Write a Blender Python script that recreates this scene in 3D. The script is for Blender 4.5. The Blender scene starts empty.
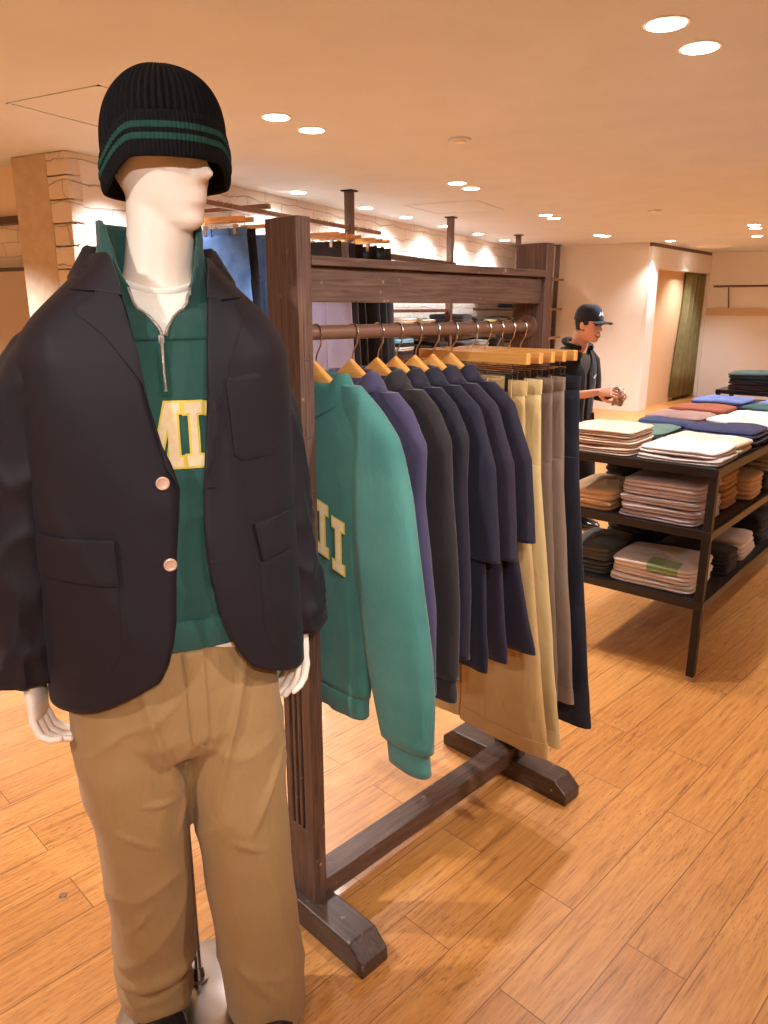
import bpy, bmesh, math, random
from mathutils import Vector, Matrix, noise
random.seed(7)
C = bpy.context.scene.collection
PI = math.pi
R = math.radians
sin, cos = math.sin, math.cos
V = Vector

# ------------------------------------------------------------------ frames
# room: +Y runs along the white brick wall, +Z up, the camera stands at the origin, eye height 1.5 m.
YAW = R(28.4)
def rm(x, y, z=0.0):            # metres right of / ahead of the photographer -> room
    return V((x*cos(YAW) - y*sin(YAW), x*sin(YAW) + y*cos(YAW), z))
def lin(c):
    out = []
    for v in c[:3]:
        v = v/255.0
        out.append(v/12.92 if v <= 0.04045 else ((v+0.055)/1.055)**2.4)
    return (out[0], out[1], out[2], 1.0)

# ------------------------------------------------------------------ materials
def new_mat(name):
    m = bpy.data.materials.new(name); m.use_nodes = True
    nt = m.node_tree
    return m, nt, nt.nodes['Principled BSDF']
def mat(name, col, rough=0.7, col2=None, nscale=6.0, bump=0.0, bscale=400.0, metal=0.0, sheen=0.0,
        stretch=(1, 1, 1), contrast=0.5, coat=0.0, spec=0.5, sss=0.0, bdist=0.002, detail=4.0):
    m, nt, b = new_mat(name)
    N, L = nt.nodes, nt.links
    b.inputs['Base Color'].default_value = lin(col)
    b.inputs['Roughness'].default_value = rough
    b.inputs['Metallic'].default_value = metal
    b.inputs['Specular IOR Level'].default_value = spec
    if sheen: b.inputs['Sheen Weight'].default_value = sheen; b.inputs['Sheen Roughness'].default_value = 0.5
    if coat: b.inputs['Coat Weight'].default_value = coat; b.inputs['Coat Roughness'].default_value = 0.15
    if sss:
        b.inputs['Subsurface Weight'].default_value = sss
        b.inputs['Subsurface Scale'].default_value = 0.01
    tc = N.new('ShaderNodeTexCoord'); mp = N.new('ShaderNodeMapping')
    mp.inputs['Scale'].default_value = stretch
    L.new(tc.outputs['Object'], mp.inputs['Vector'])
    if col2:
        n = N.new('ShaderNodeTexNoise'); n.inputs['Scale'].default_value = nscale; n.inputs['Detail'].default_value = detail
        r = N.new('ShaderNodeValToRGB')
        r.color_ramp.elements[0].position = 0.5 - contrast*0.4; r.color_ramp.elements[1].position = 0.5 + contrast*0.4
        r.color_ramp.elements[0].color = lin(col); r.color_ramp.elements[1].color = lin(col2)
        L.new(mp.outputs['Vector'], n.inputs['Vector']); L.new(n.outputs['Fac'], r.inputs['Fac'])
        L.new(r.outputs['Color'], b.inputs['Base Color'])
    if bump:
        n = N.new('ShaderNodeTexNoise'); n.inputs['Scale'].default_value = bscale; n.inputs['Detail'].default_value = 3
        bp = N.new('ShaderNodeBump'); bp.inputs['Strength'].default_value = bump; bp.inputs['Distance'].default_value = bdist
        L.new(mp.outputs['Vector'], n.inputs['Vector']); L.new(n.outputs['Fac'], bp.inputs['Height'])
        L.new(bp.outputs['Normal'], b.inputs['Normal'])
    return m

def fabric(name, col, col2=None, rough=0.85, sheen=0.15, nscale=7, bump=0.25, bscale=500, contrast=0.6):
    m = mat(name, col, rough, col2 or tuple(min(255, c*1.12+3) for c in col), nscale, bump, bscale, sheen=sheen, contrast=contrast, spec=0.25)
    N, L = m.node_tree.nodes, m.node_tree.links          # soft cloth creases under the weave
    b = N['Principled BSDF']; tc = [x for x in N if x.type == 'TEX_COORD'][0]; b0 = [x for x in N if x.type == 'BUMP'][0]
    n = N.new('ShaderNodeTexNoise'); n.inputs['Scale'].default_value = 11; n.inputs['Detail'].default_value = 5; n.inputs['Distortion'].default_value = 1.2
    mp = N.new('ShaderNodeMapping'); mp.inputs['Scale'].default_value = (1.4, 1.4, .6)
    bp = N.new('ShaderNodeBump'); bp.inputs['Strength'].default_value = 0.45; bp.inputs['Distance'].default_value = 0.012
    L.new(tc.outputs['Object'], mp.inputs['Vector']); L.new(mp.outputs['Vector'], n.inputs['Vector'])
    L.new(n.outputs['Fac'], bp.inputs['Height']); L.new(bp.outputs['Normal'], b0.inputs['Normal'])
    return m

def wood(name, c1, c2, rough=0.45, along='X', scale=14, coat=0.0, scuff=None):
    m, nt, b = new_mat(name); N, L = nt.nodes, nt.links
    st = {'X': (0.6, 12, 12), 'Y': (12, 0.6, 12), 'Z': (12, 12, 0.6)}[along]
    tc = N.new('ShaderNodeTexCoord'); mp = N.new('ShaderNodeMapping'); mp.inputs['Scale'].default_value = st
    n = N.new('ShaderNodeTexNoise'); n.inputs['Scale'].default_value = scale; n.inputs['Detail'].default_value = 6; n.inputs['Distortion'].default_value = 0.6
    r = N.new('ShaderNodeValToRGB'); r.color_ramp.elements[0].position = 0.3; r.color_ramp.elements[1].position = 0.72
    r.color_ramp.elements[0].color = lin(c1); r.color_ramp.elements[1].color = lin(c2)
    L.new(tc.outputs['Object'], mp.inputs['Vector']); L.new(mp.outputs['Vector'], n.inputs['Vector']); L.new(n.outputs['Fac'], r.inputs['Fac'])
    out = r.outputs['Color']
    if scuff:
        n2 = N.new('ShaderNodeTexNoise'); n2.inputs['Scale'].default_value = 45; n2.inputs['Detail'].default_value = 8
        r2 = N.new('ShaderNodeValToRGB'); r2.color_ramp.elements[0].position = 0.66; r2.color_ramp.elements[1].position = 0.74
        mx = N.new('ShaderNodeMix'); mx.data_type = 'RGBA'
        L.new(tc.outputs['Object'], n2.inputs['Vector']); L.new(n2.outputs['Fac'], r2.inputs['Fac'])
        L.new(r2.outputs['Color'], mx.inputs['Factor']); L.new(out, mx.inputs['A']); mx.inputs['B'].default_value = lin(scuff)
        out = mx.outputs['Result']
    L.new(out, b.inputs['Base Color']); b.inputs['Roughness'].default_value = rough
    if coat: b.inputs['Coat Weight'].default_value = coat
    bp = N.new('ShaderNodeBump'); bp.inputs['Strength'].default_value = 0.15; bp.inputs['Distance'].default_value = 0.002
    L.new(n.outputs['Fac'], bp.inputs['Height']); L.new(bp.outputs['Normal'], b.inputs['Normal'])
    return m

def floor_mat():
    m, nt, b = new_mat('oak_planks'); N, L = nt.nodes, nt.links
    tc = N.new('ShaderNodeTexCoord'); mp = N.new('ShaderNodeMapping')
    mp.inputs['Rotation'].default_value = (0, 0, R(-73.6)); mp.inputs['Location'].default_value = (0.28, -0.02, 0)
    L.new(tc.outputs['Object'], mp.inputs['Vector'])
    br = N.new('ShaderNodeTexBrick'); br.offset = 0.37; br.offset_frequency = 2; br.squash = 1.0
    br.inputs['Scale'].default_value = 1.0; br.inputs['Brick Width'].default_value = 0.87; br.inputs['Row Height'].default_value = 0.148
    br.inputs['Mortar Size'].default_value = 0.0014; br.inputs['Mortar Smooth'].default_value = 0.3; br.inputs['Bias'].default_value = 0.0
    br.inputs['Color1'].default_value = (0, 0, 0, 1); br.inputs['Color2'].default_value = (1, 1, 1, 1); br.inputs['Mortar'].default_value = (0.5, 0.5, 0.5, 1)
    L.new(mp.outputs['Vector'], br.inputs['Vector'])
    # per plank offset for the grain
    mp2 = N.new('ShaderNodeMapping'); mp2.inputs['Scale'].default_value = (1.6, 26, 1)
    add = N.new('ShaderNodeVectorMath'); add.operation = 'ADD'
    mul = N.new('ShaderNodeVectorMath'); mul.operation = 'SCALE'; mul.inputs['Scale'].default_value = 7.0
    L.new(br.outputs['Color'], mul.inputs[0]); L.new(mp.outputs['Vector'], add.inputs[0]); L.new(mul.outputs['Vector'], add.inputs[1])
    L.new(add.outputs['Vector'], mp2.inputs['Vector'])
    g = N.new('ShaderNodeTexNoise'); g.inputs['Scale'].default_value = 3.2; g.inputs['Detail'].default_value = 8; g.inputs['Roughness'].default_value = 0.65; g.inputs['Distortion'].default_value = 0.8
    L.new(mp2.outputs['Vector'], g.inputs['Vector'])
    r = N.new('ShaderNodeValToRGB')
    e = r.color_ramp.elements; e[0].position = 0.30; e[1].position = 0.62
    e[0].color = lin((142, 92, 50)); e[1].color = lin((212, 150, 82))
    x = e.new(0.42); x.color = lin((192, 130, 66))
    L.new(g.outputs['Fac'], r.inputs['Fac'])
    # plank to plank tint
    tint = N.new('ShaderNodeMix'); tint.data_type = 'RGBA'; tint.blend_type = 'MULTIPLY'; tint.inputs['Factor'].default_value = 1.0
    tr = N.new('ShaderNodeValToRGB'); tr.color_ramp.elements[0].color = (0.86, 0.80, 0.74, 1); tr.color_ramp.elements[1].color = (1.0, 1.0, 1.0, 1)
    L.new(br.outputs['Color'], tr.inputs['Fac']); L.new(r.outputs['Color'], tint.inputs['A']); L.new(tr.outputs['Color'], tint.inputs['B'])
    # worn dark flecks strung along the seams
    mp3 = N.new('ShaderNodeMapping'); mp3.inputs['Scale'].default_value = (5, 40, 1)
    n3 = N.new('ShaderNodeTexNoise'); n3.inputs['Scale'].default_value = 6; n3.inputs['Detail'].default_value = 6
    L.new(mp.outputs['Vector'], mp3.inputs['Vector']); L.new(mp3.outputs['Vector'], n3.inputs['Vector'])
    r3 = N.new('ShaderNodeValToRGB'); r3.color_ramp.elements[0].position = 0.55; r3.color_ramp.elements[1].position = 0.68
    L.new(n3.outputs['Fac'], r3.inputs['Fac'])
    n4 = N.new('ShaderNodeTexNoise'); n4.inputs['Scale'].default_value = 1.6; n4.inputs['Detail'].default_value = 2
    L.new(mp.outputs['Vector'], n4.inputs['Vector'])
    r4 = N.new('ShaderNodeValToRGB'); r4.color_ramp.elements[0].position = 0.42; r4.color_ramp.elements[1].position = 0.62
    L.new(n4.outputs['Fac'], r4.inputs['Fac'])
    mm = N.new('ShaderNodeMath'); mm.operation = 'MULTIPLY'; L.new(r3.outputs['Color'], mm.inputs[0]); L.new(r4.outputs['Color'], mm.inputs[1])
    m5 = N.new('ShaderNodeMath'); m5.operation = 'MULTIPLY'; m5.inputs[1].default_value = 0.60; L.new(mm.outputs[0], m5.inputs[0])
    dk = N.new('ShaderNodeMix'); dk.data_type = 'RGBA'; dk.inputs['B'].default_value = lin((96, 52, 24))
    L.new(m5.outputs[0], dk.inputs['Factor']); L.new(tint.outputs['Result'], dk.inputs['A'])
    # seams
    sm = N.new('ShaderNodeMix'); sm.data_type = 'RGBA'; sm.inputs['B'].default_value = lin((84, 44, 20))
    m6 = N.new('ShaderNodeMath'); m6.operation = 'MULTIPLY'; m6.inputs[1].default_value = 0.75; L.new(br.outputs['Fac'], m6.inputs[0])
    L.new(m6.outputs[0], sm.inputs['Factor']); L.new(dk.outputs['Result'], sm.inputs['A'])
    L.new(sm.outputs['Result'], b.inputs['Base Color'])
    b.inputs['Roughness'].default_value = 0.42; b.inputs['Coat Weight'].default_value = 0.25; b.inputs['Coat Roughness'].default_value = 0.12
    bp = N.new('ShaderNodeBump'); bp.inputs['Strength'].default_value = 0.35; bp.inputs['Distance'].default_value = 0.002; bp.invert = True
    ad = N.new('ShaderNodeMath'); ad.operation = 'ADD'; L.new(br.outputs['Fac'], ad.inputs[0])
    m7 = N.new('ShaderNodeMath'); m7.operation = 'MULTIPLY'; m7.inputs[1].default_value = -0.5; L.new(g.outputs['Fac'], m7.inputs[0]); L.new(m7.outputs[0], ad.inputs[1])
    L.new(ad.outputs[0], bp.inputs['Height']); L.new(bp.outputs['Normal'], b.inputs['Normal'])
    return m

def brick_mat(name, c1, c2, swap='YZ', w=0.46, h=0.12, bump=1.0, mortar=(198, 188, 178)):
    m, nt, b = new_mat(name); N, L = nt.nodes, nt.links
    tc = N.new('ShaderNodeTexCoord'); sp = N.new('ShaderNodeSeparateXYZ'); cb = N.new('ShaderNodeCombineXYZ')
    L.new(tc.outputs['Object'], sp.inputs[0]); L.new(sp.outputs[swap[0]], cb.inputs['X']); L.new(sp.outputs[swap[1]], cb.inputs['Y'])
    dn = N.new('ShaderNodeTexNoise'); dn.inputs['Scale'].default_value = 4; dn.inputs['Detail'].default_value = 4
    L.new(tc.outputs['Object'], dn.inputs['Vector'])
    sc = N.new('ShaderNodeVectorMath'); sc.operation = 'SCALE'; sc.inputs['Scale'].default_value = 0.11
    ad = N.new('ShaderNodeVectorMath'); L.new(dn.outputs['Color'], sc.inputs[0]); L.new(cb.outputs[0], ad.inputs[0]); L.new(sc.outputs['Vector'], ad.inputs[1])
    br = N.new('ShaderNodeTexBrick'); br.inputs['Scale'].default_value = 1; br.inputs['Brick Width'].default_value = w; br.inputs['Row Height'].default_value = h
    br.inputs['Mortar Size'].default_value = 0.004; br.inputs['Mortar Smooth'].default_value = 0.6
    br.inputs['Color1'].default_value = lin(c1); br.inputs['Color2'].default_value = lin(c2); br.inputs['Mortar'].default_value = lin(mortar)
    L.new(ad.outputs['Vector'], br.inputs['Vector']); L.new(br.outputs['Color'], b.inputs['Base Color'])
    b.inputs['Roughness'].default_value = 0.8
    n2 = N.new('ShaderNodeTexNoise'); n2.inputs['Scale'].default_value = 18; n2.inputs['Detail'].default_value = 6; L.new(tc.outputs['Object'], n2.inputs['Vector'])
    mu = N.new('ShaderNodeMath'); mu.operation = 'MULTIPLY_ADD'; mu.inputs[1].default_value = -1.0
    L.new(br.outputs['Fac'], mu.inputs[0]); L.new(n2.outputs['Fac'], mu.inputs[2])
    bp = N.new('ShaderNodeBump'); bp.inputs['Strength'].default_value = bump; bp.inputs['Distance'].default_value = 0.012
    L.new(mu.outputs[0], bp.inputs['Height']); L.new(bp.outputs['Normal'], b.inputs['Normal'])
    return m

def emit(name, col, s):
    m, nt, b = new_mat(name)
    b.inputs['Base Color'].default_value = (0.9, 0.9, 0.9, 1)
    b.inputs['Emission Color'].default_value = lin(col); b.inputs['Emission Strength'].default_value = s
    return m

# ------------------------------------------------------------------ mesh builder
class MB:
    def __init__(s): s.v = []; s.f = []
    def add(s, v, f, M=None):
        b = len(s.v); s.v += [tuple(M @ V(p)) if M else tuple(p) for p in v]; s.f += [tuple(b+i for i in q) for q in f]; return s
    def box(s, c, d, rot=None):
        x, y, z = d[0]/2, d[1]/2, d[2]/2
        v = [V((a, b_, c_)) for a in (-x, x) for b_ in (-y, y) for c_ in (-z, z)]
        f = [(0, 1, 3, 2), (4, 6, 7, 5), (0, 4, 5, 1), (2, 3, 7, 6), (0, 2, 6, 4), (1, 5, 7, 3)]
        M = Matrix.Translation(c) @ (rot.to_4x4() if rot else Matrix())
        return s.add(v, f, M)
    def b2(s, lo, hi):
        return s.box([(a+b)/2 for a, b in zip(lo, hi)], [b-a for a, b in zip(lo, hi)])
    def loft(s, rings, closed=True, cap0=True, cap1=True):
        n = len(rings[0]); v = [p for r in rings for p in r]; f = []
        m = n if closed else n-1
        for j in range(len(rings)-1):
            for i in range(m):
                a = j*n+i; b_ = j*n+(i+1) % n
                f.append((a, b_, b_+n, a+n))
        if closed and cap0: f.append(tuple(reversed(range(n))))
        if closed and cap1: f.append(tuple((len(rings)-1)*n+i for i in range(n)))
        return s.add(v, f)
    def tube(s, pts, rad, n=12, flat=1.0, up=None, round_end=False):
        pts = [V(p) for p in pts]
        if not hasattr(rad, '__len__'): rad = [rad]*len(pts)
        rad = list(rad)
        if round_end:
            d = (pts[-1]-pts[-2]).normalized(); r = rad[-1]
            e = pts[-1]
            pts += [e+d*r*0.5, e+d*r*0.85, e+d*r*0.98]; rad += [r*0.86, r*0.5, r*0.15]
        rings = []; t0 = None
        u = V(up) if up else None
        for i, p in enumerate(pts):
            t = (pts[min(i+1, len(pts)-1)]-pts[max(i-1, 0)]).normalized()
            if u is None:
                u = V((0, 0, 1)) if abs(t.z) < 0.9 else V((1, 0, 0))
            u = (u - t*u.dot(t)).normalized(); w = t.cross(u)
            rings.append([p + u*cos(2*PI*k/n)*rad[i] + w*sin(2*PI*k/n)*rad[i]*flat for k in range(n)])
        return s.loft(rings)
    def sphere(s, c, r, nu=16, nv=10):
        if not hasattr(r, '__len__'): r = (r, r, r)
        rings = []
        for j in range(1, nv):
            a = PI*j/nv
            rings.append([V((c[0]+r[0]*sin(a)*cos(2*PI*i/nu), c[1]+r[1]*sin(a)*sin(2*PI*i/nu), c[2]-r[2]*cos(a))) for i in range(nu)])
        return s.loft(rings)
    def cyl(s, c, r, h, n=32, r2=None):
        r2 = r if r2 is None else r2
        return s.loft([[V((c[0]+r*cos(2*PI*i/n), c[1]+r*sin(2*PI*i/n), c[2])) for i in range(n)],
                       [V((c[0]+r2*cos(2*PI*i/n), c[1]+r2*sin(2*PI*i/n), c[2]+h)) for i in range(n)]])
    def data(s, name):
        me = bpy.data.meshes.new(name); me.from_pydata(s.v, [], s.f); me.update(); return me
    def build(s, name, material, parent=None, smooth=True, bevel=0, solid=0, subsurf=0, loc=None, rotz=0, angle=40, soff=0):
        me = s.data(name)
        bm = bmesh.new(); bm.from_mesh(me); bmesh.ops.recalc_face_normals(bm, faces=bm.faces) if not solid else None; bm.to_mesh(me); bm.free()
        o = bpy.data.objects.new(name, me); C.objects.link(o)
        if material: me.materials.append(material)
        if parent: o.parent = parent
        if loc: o.location = loc
        if rotz: o.rotation_euler = (0, 0, rotz)
        if smooth:
            me.polygons.foreach_set('use_smooth', [True]*len(me.polygons))
            me.set_sharp_from_angle(angle=R(angle))
        if solid:
            m = o.modifiers.new('s', 'SOLIDIFY'); m.thickness = solid; m.offset = soff
        if bevel:
            m = o.modifiers.new('b', 'BEVEL'); m.width = bevel; m.segments = 2; m.limit_method = 'ANGLE'
        if subsurf:
            m = o.modifiers.new('u', 'SUBSURF'); m.levels = subsurf; m.render_levels = subsurf
        return o

def fuse(mb, voxel, smooth=6, fn=None, fac=0.5):
    """union of the closed pieces in mb as one smooth skin"""
    me = mb.data('t'); bm = bmesh.new(); bm.from_mesh(me); bmesh.ops.recalc_face_normals(bm, faces=bm.faces); bm.to_mesh(me); bm.free()
    o = bpy.data.objects.new('t', me); C.objects.link(o)
    r = o.modifiers.new('r', 'REMESH'); r.mode = 'VOXEL'; r.voxel_size = voxel
    if smooth:
        k = o.modifiers.new('k', 'SMOOTH'); k.iterations = smooth; k.factor = fac
    dg = bpy.context.evaluated_depsgraph_get(); dg.update()
    ev = o.evaluated_get(dg); m2 = bpy.data.meshes.new_from_object(ev)
    vs = [v.co.copy() for v in m2.vertices]; ns = [v.normal.copy() for v in m2.vertices]
    if fn: vs = [fn(p, n) for p, n in zip(vs, ns)]
    out = MB(); out.v = [tuple(p) for p in vs]; out.f = [tuple(p.vertices) for p in m2.polygons]
    bpy.data.objects.remove(o); bpy.data.meshes.remove(m2)
    return out

def decal(polys, surf, off, name, material, parent, step=0.012, solid=0.0, bevel=0):
    """flat outlines (x,z) laid on a surface y=surf(x,z)-off"""
    bm = bmesh.new()
    for poly in polys:
        bm.faces.new([bm.verts.new((p[0], 0, p[1])) for p in poly])
    xs = [v.co.x for v in bm.verts]; zs = [v.co.z for v in bm.verts]
    for k in range(int((max(xs)-min(xs))/step)+1):
        bmesh.ops.bisect_plane(bm, geom=bm.verts[:]+bm.edges[:]+bm.faces[:], plane_co=(min(xs)+k*step+1e-4, 0, 0), plane_no=(1, 0, 0))
    for k in range(int((max(zs)-min(zs))/step)+1):
        bmesh.ops.bisect_plane(bm, geom=bm.verts[:]+bm.edges[:]+bm.faces[:], plane_co=(0, 0, min(zs)+k*step+1e-4), plane_no=(0, 0, 1))
    for v in bm.verts:
        v.co.y = surf(v.co.x, v.co.z) - off
    for f in bm.faces:
        f.normal_update()
        if f.normal.y > 0: f.normal_flip()
    me = bpy.data.meshes.new(name); bm.to_mesh(me); bm.free()
    me.materials.append(material); me.polygons.foreach_set('use_smooth', [True]*len(me.polygons))
    o = bpy.data.objects.new(name, me); C.objects.link(o); o.parent = parent
    if solid:
        m = o.modifiers.new('s', 'SOLIDIFY'); m.thickness = solid; m.offset = -1
        if bevel:
            m = o.modifiers.new('b', 'BEVEL'); m.width = bevel; m.segments = 2; m.limit_method = 'ANGLE'
    return o

def lerp(a, b, t): return a+(b-a)*t
def interp(tab, x):
    """piecewise smooth table [(x, v)] with ascending x; v scalar or tuple"""
    if x <= tab[0][0]: return tab[0][1]
    if x >= tab[-1][0]: return tab[-1][1]
    for (x0, v0), (x1, v1) in zip(tab, tab[1:]):
        if x0 <= x <= x1:
            t = (x-x0)/(x1-x0)
            if hasattr(v0, '__len__'): return tuple(lerp(a, b, t) for a, b in zip(v0, v1))
            return lerp(v0, v1, t)
def sstep(a, b, x):
    t = max(0.0, min(1.0, (x-a)/(b-a))); return t*t*(3-2*t)
def nz(x, y, z): return noise.noise(V((x, y, z)))
def ridge(x, y, z): return (1-abs(noise.noise(V((x, y, z)))))**4
def spow(v, p): return math.copysign(abs(v)**p, v)
def sellipse(cx, cy, z, a, b, n=48, p=2.0, rot=0.0):
    return [V((cx + a*spow(cos(2*PI*k/n), 2/p), cy + b*spow(sin(2*PI*k/n), 2/p), z)) for k in range(n)]

# ------------------------------------------------------------------ tagging
def thing(name, label, cat, loc=(0, 0, 0), rotz=0, group=None):
    o = bpy.data.objects.new(name, None); C.objects.link(o); o.empty_display_size = 0.1
    o.location = loc; o.rotation_euler = (0, 0, rotz); o['label'] = label; o['category'] = cat
    if group: o['group'] = group
    return o
def tag(o, label, cat, group=None):
    o['label'] = label; o['category'] = cat
    if group: o['group'] = group
    return o
def struct(o): o['kind'] = 'structure'; return o
def copy_tree(o, parent=None):
    c = o.copy(); C.objects.link(c)
    if parent: c.parent = parent
    for ch in [x for x in bpy.data.objects if x.parent == o]: copy_tree(ch, c)
    return c

# ------------------------------------------------------------------ palette
M_floor = floor_mat()
M_ceil = mat('ceiling_plaster', (212, 218, 222), 0.9, (202, 208, 212), 3, 0.5, 120, bdist=0.004, contrast=0.8)
M_wall = mat('cream_wall', (226, 218, 206), 0.85, (220, 210, 198), 2, 0.2, 60)
M_white = mat('white_paint', (232, 228, 224), 0.6)
M_brick = brick_mat('white_painted_brick', (244, 238, 230), (236, 228, 218))
M_brick2 = brick_mat('white_brick_end', (232, 222, 210), (224, 212, 198), 'XZ', bump=1.0)
M_tile = brick_mat('white_tile_brick', (240, 232, 220), (236, 226, 212), 'XZ', w=0.3, h=0.09, bump=0.4)
M_conc = mat('beige_plaster_pillar', (214, 196, 172), 0.9, (200, 180, 156), 14, 0.6, 90, bdist=0.004)
M_dark = wood('dark_stained_wood', (70, 48, 40), (116, 86, 72), 0.42, 'Z', scuff=(150, 124, 104))
M_darkx = wood('dark_stained_beam', (66, 46, 38), (110, 82, 68), 0.42, 'X', scuff=(150, 124, 104))
M_darky = wood('dark_stained_foot', (52, 36, 30), (88, 66, 54), 0.36, 'Y', scuff=(150, 124, 104))
M_rod = mat('brown_metal_rod', (138, 104, 86), 0.35, metal=0.5)
M_hang = wood('hanger_beech', (206, 142, 70), (232, 172, 96), 0.35, 'X', 8, coat=0.3)
M_hook = mat('hook_steel', (205, 190, 172), 0.25, metal=1.0)
M_clip = mat('clip_metal', (110, 98, 90), 0.35, metal=0.9)
M_black = mat('black_steel', (38, 34, 33), 0.45, metal=0.3)
M_steel = mat('brushed_steel', (190, 186, 182), 0.3, metal=1.0, bump=0.05, bscale=80)
M_skin = mat('mannequin_ivory', (240, 224, 208), 0.4, sss=0.1, spec=0.4)
M_green = fabric('faded_green_fleece', (30, 88, 82), (84, 140, 130), nscale=5, contrast=0.9, sheen=0.2)
M_greenm = fabric('forest_green_fleece', (34, 72, 66), (46, 86, 78), nscale=5, sheen=0.2)
M_jacket = mat('ink_navy_suiting', (23, 18, 25), 0.6, (27, 21, 29), 5, 0.2, 900, sheen=0.03, spec=0.3)
M_khaki = fabric('khaki_twill', (150, 118, 76), (160, 128, 84), 0.7, 0.1, nscale=3, bump=0.3, bscale=900)
M_knit = fabric('black_knit', (10, 9, 11), (15, 14, 16), 0.95, 0.0, nscale=60, bump=0.5, bscale=300)
M_knitg = fabric('green_knit_stripe', (26, 60, 52), (34, 72, 62), 0.95, 0.0, nscale=60, bump=0.5, bscale=300)
M_cream = mat('cream_print', (236, 216, 178), 0.8, (226, 200, 150), 80)
M_yellow = mat('yellow_print_edge', (222, 196, 74), 0.8)
M_tee = fabric('white_jersey', (238, 228, 214), None, 0.8)
M_shoe = mat('black_leather', (24, 20, 22), 0.25, coat=0.5)
M_zip = mat('zip_metal', (190, 184, 176), 0.3, metal=1.0, bump=1.0, bscale=700)
M_button = mat('pale_horn_button', (214, 176, 152), 0.25, (190, 150, 128), 40, coat=0.5)

# ================================================================== SETTING
CH = 2.4
MB().b2((-7, -4, -0.1), (7, 15, 0)).build('floor', M_floor, smooth=False)['kind'] = 'structure'
MB().b2((-7, -4, CH), (7, 15, CH+0.1)).build('ceiling', M_ceil, smooth=False)['kind'] = 'structure'
struct(MB().b2((-4.1, 3.34, 0), (-3.93, 11.75, CH)).build('wall_left', M_brick, smooth=False))
# rough brick end of the wall and the plastered pillar beside it
w = MB()
for j in range(18):
    h = CH/18
    w.b2((-4.10+random.uniform(0, .004), 3.30+random.uniform(-.012, .012), j*h+.004), (-3.925+random.uniform(-.012, .008), 3.40, (j+1)*h-.004))
struct(w.build('wall_left_end', M_brick2, smooth=False, bevel=0.006))
struct(MB().b2((-4.42, 3.30, 0), (-4.10, 3.62, CH)).build('wall_pillar', M_conc, smooth=False, bevel=0.008))
struct(MB().b2((-7, 3.5, 0), (-4.42, 3.62, CH)).build('wall_left_recess', M_tile, smooth=False))
f = struct(MB().b2((-5.6, 3.44, 2.04), (-4.45, 3.50, 2.09)).b2((-5.6, 3.44, 2.09), (-5.55, 3.50, 2.4)).b2((-4.50, 3.44, 2.09), (-4.45, 3.50, 2.4)).build('window_1', M_clip, smooth=False, bevel=.004))
MB().b2((-5.55, 3.47, 2.09), (-4.50, 3.475, 2.4)).build('pane', mat('warm_glass', (240, 218, 190), 0.08, spec=0.8), f, smooth=False)
struct(MB().b2((-7, 11.6, 0), (-1.98, 11.75, CH)).build('wall_back', M_wall, smooth=False))
struct(MB().b2((-7.1, -4, 0), (-7, 15, CH)).build('wall_far_left', M_wall, smooth=False))
struct(MB().b2((7, -4, 0), (7.1, 15, CH)).build('wall_right', M_wall, smooth=False))
struct(MB().b2((-7, -4.1, 0), (7, -4, CH)).build('wall_behind', M_wall, smooth=False))
struct(MB().b2((-2.2, 14.2, 0), (7, 14.35, CH)).build('wall_far', M_white, smooth=False))

# fitting room corner: a white framed doorway turned a little from the wall, curtain drawn aside
A0 = V((-1.99, 11.60, 0)); A1 = V((-1.45, 14.2, 0)); dl = (A1-A0).length; dang = math.atan2((A1-A0).y, (A1-A0).x)
dr = MB().b2((0, -.06, 0), (.30, .10, CH-.05)).b2((.30, -.06, 2.06), (dl, .10, CH-.05)).b2((dl-.04, -.06, 0), (dl, .10, 2.06)).build('door_1', M_white, smooth=False, bevel=.004, loc=A0, rotz=dang)
struct(dr)
struct(MB().b2((0.02, -.05, CH-.05), (dl, .1, CH)).build('trim_1', M_dark, smooth=False, loc=A0, rotz=dang))
struct(MB().b2((0.30, .08, 0), (dl-.85, .14, 2.06)).build('wall_fitting_room', mat('tan_board', (222, 190, 152), 0.6), smooth=False, loc=A0, rotz=dang))
cu = MB(); n = 120; rr = []
for zt in (0.06, 0.5, 1.0, 1.5, 1.9, 2.05):
    spread = lerp(1.0, 0.78, sstep(0.0, 2.0, zt))
    rr.append([V((dl-.05-(1-k/n)*1.05*spread, .02+.048*sin(k/n*2*PI*5+0.4*sin(zt*2)+.8*sin(k*.07))+.01*nz(k*.1, zt, 1), zt)) for k in range(n+1)])
cu.loft(rr, closed=False)
M_curt = fabric('olive_curtain', (112, 106, 66), (130, 122, 78), 0.7, 0.3)
o = cu.build('curtain', M_curt, solid=.004, loc=A0, rotz=dang)
tag(o, 'olive green curtain drawn aside in the far fitting room doorway', 'curtain')
# paper notices on the board
for k, (zz, hh, ww, nm, lb) in enumerate([(1.50, .20, .16, 'notice', 'upper pale paper notice on the tan fitting room board'), (1.18, .12, .13, 'notice', 'lower small paper notice on the tan fitting room board')]):
    nb = MB().b2((.55, .074, zz-hh/2), (.55+ww, .079, zz+hh/2))
    q = nb.build(nm, mat('notice_paper_%d' % k, (224, 204, 178), 0.7), smooth=False, loc=A0, rotz=dang)
    tag(q, lb, 'notice')
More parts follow.
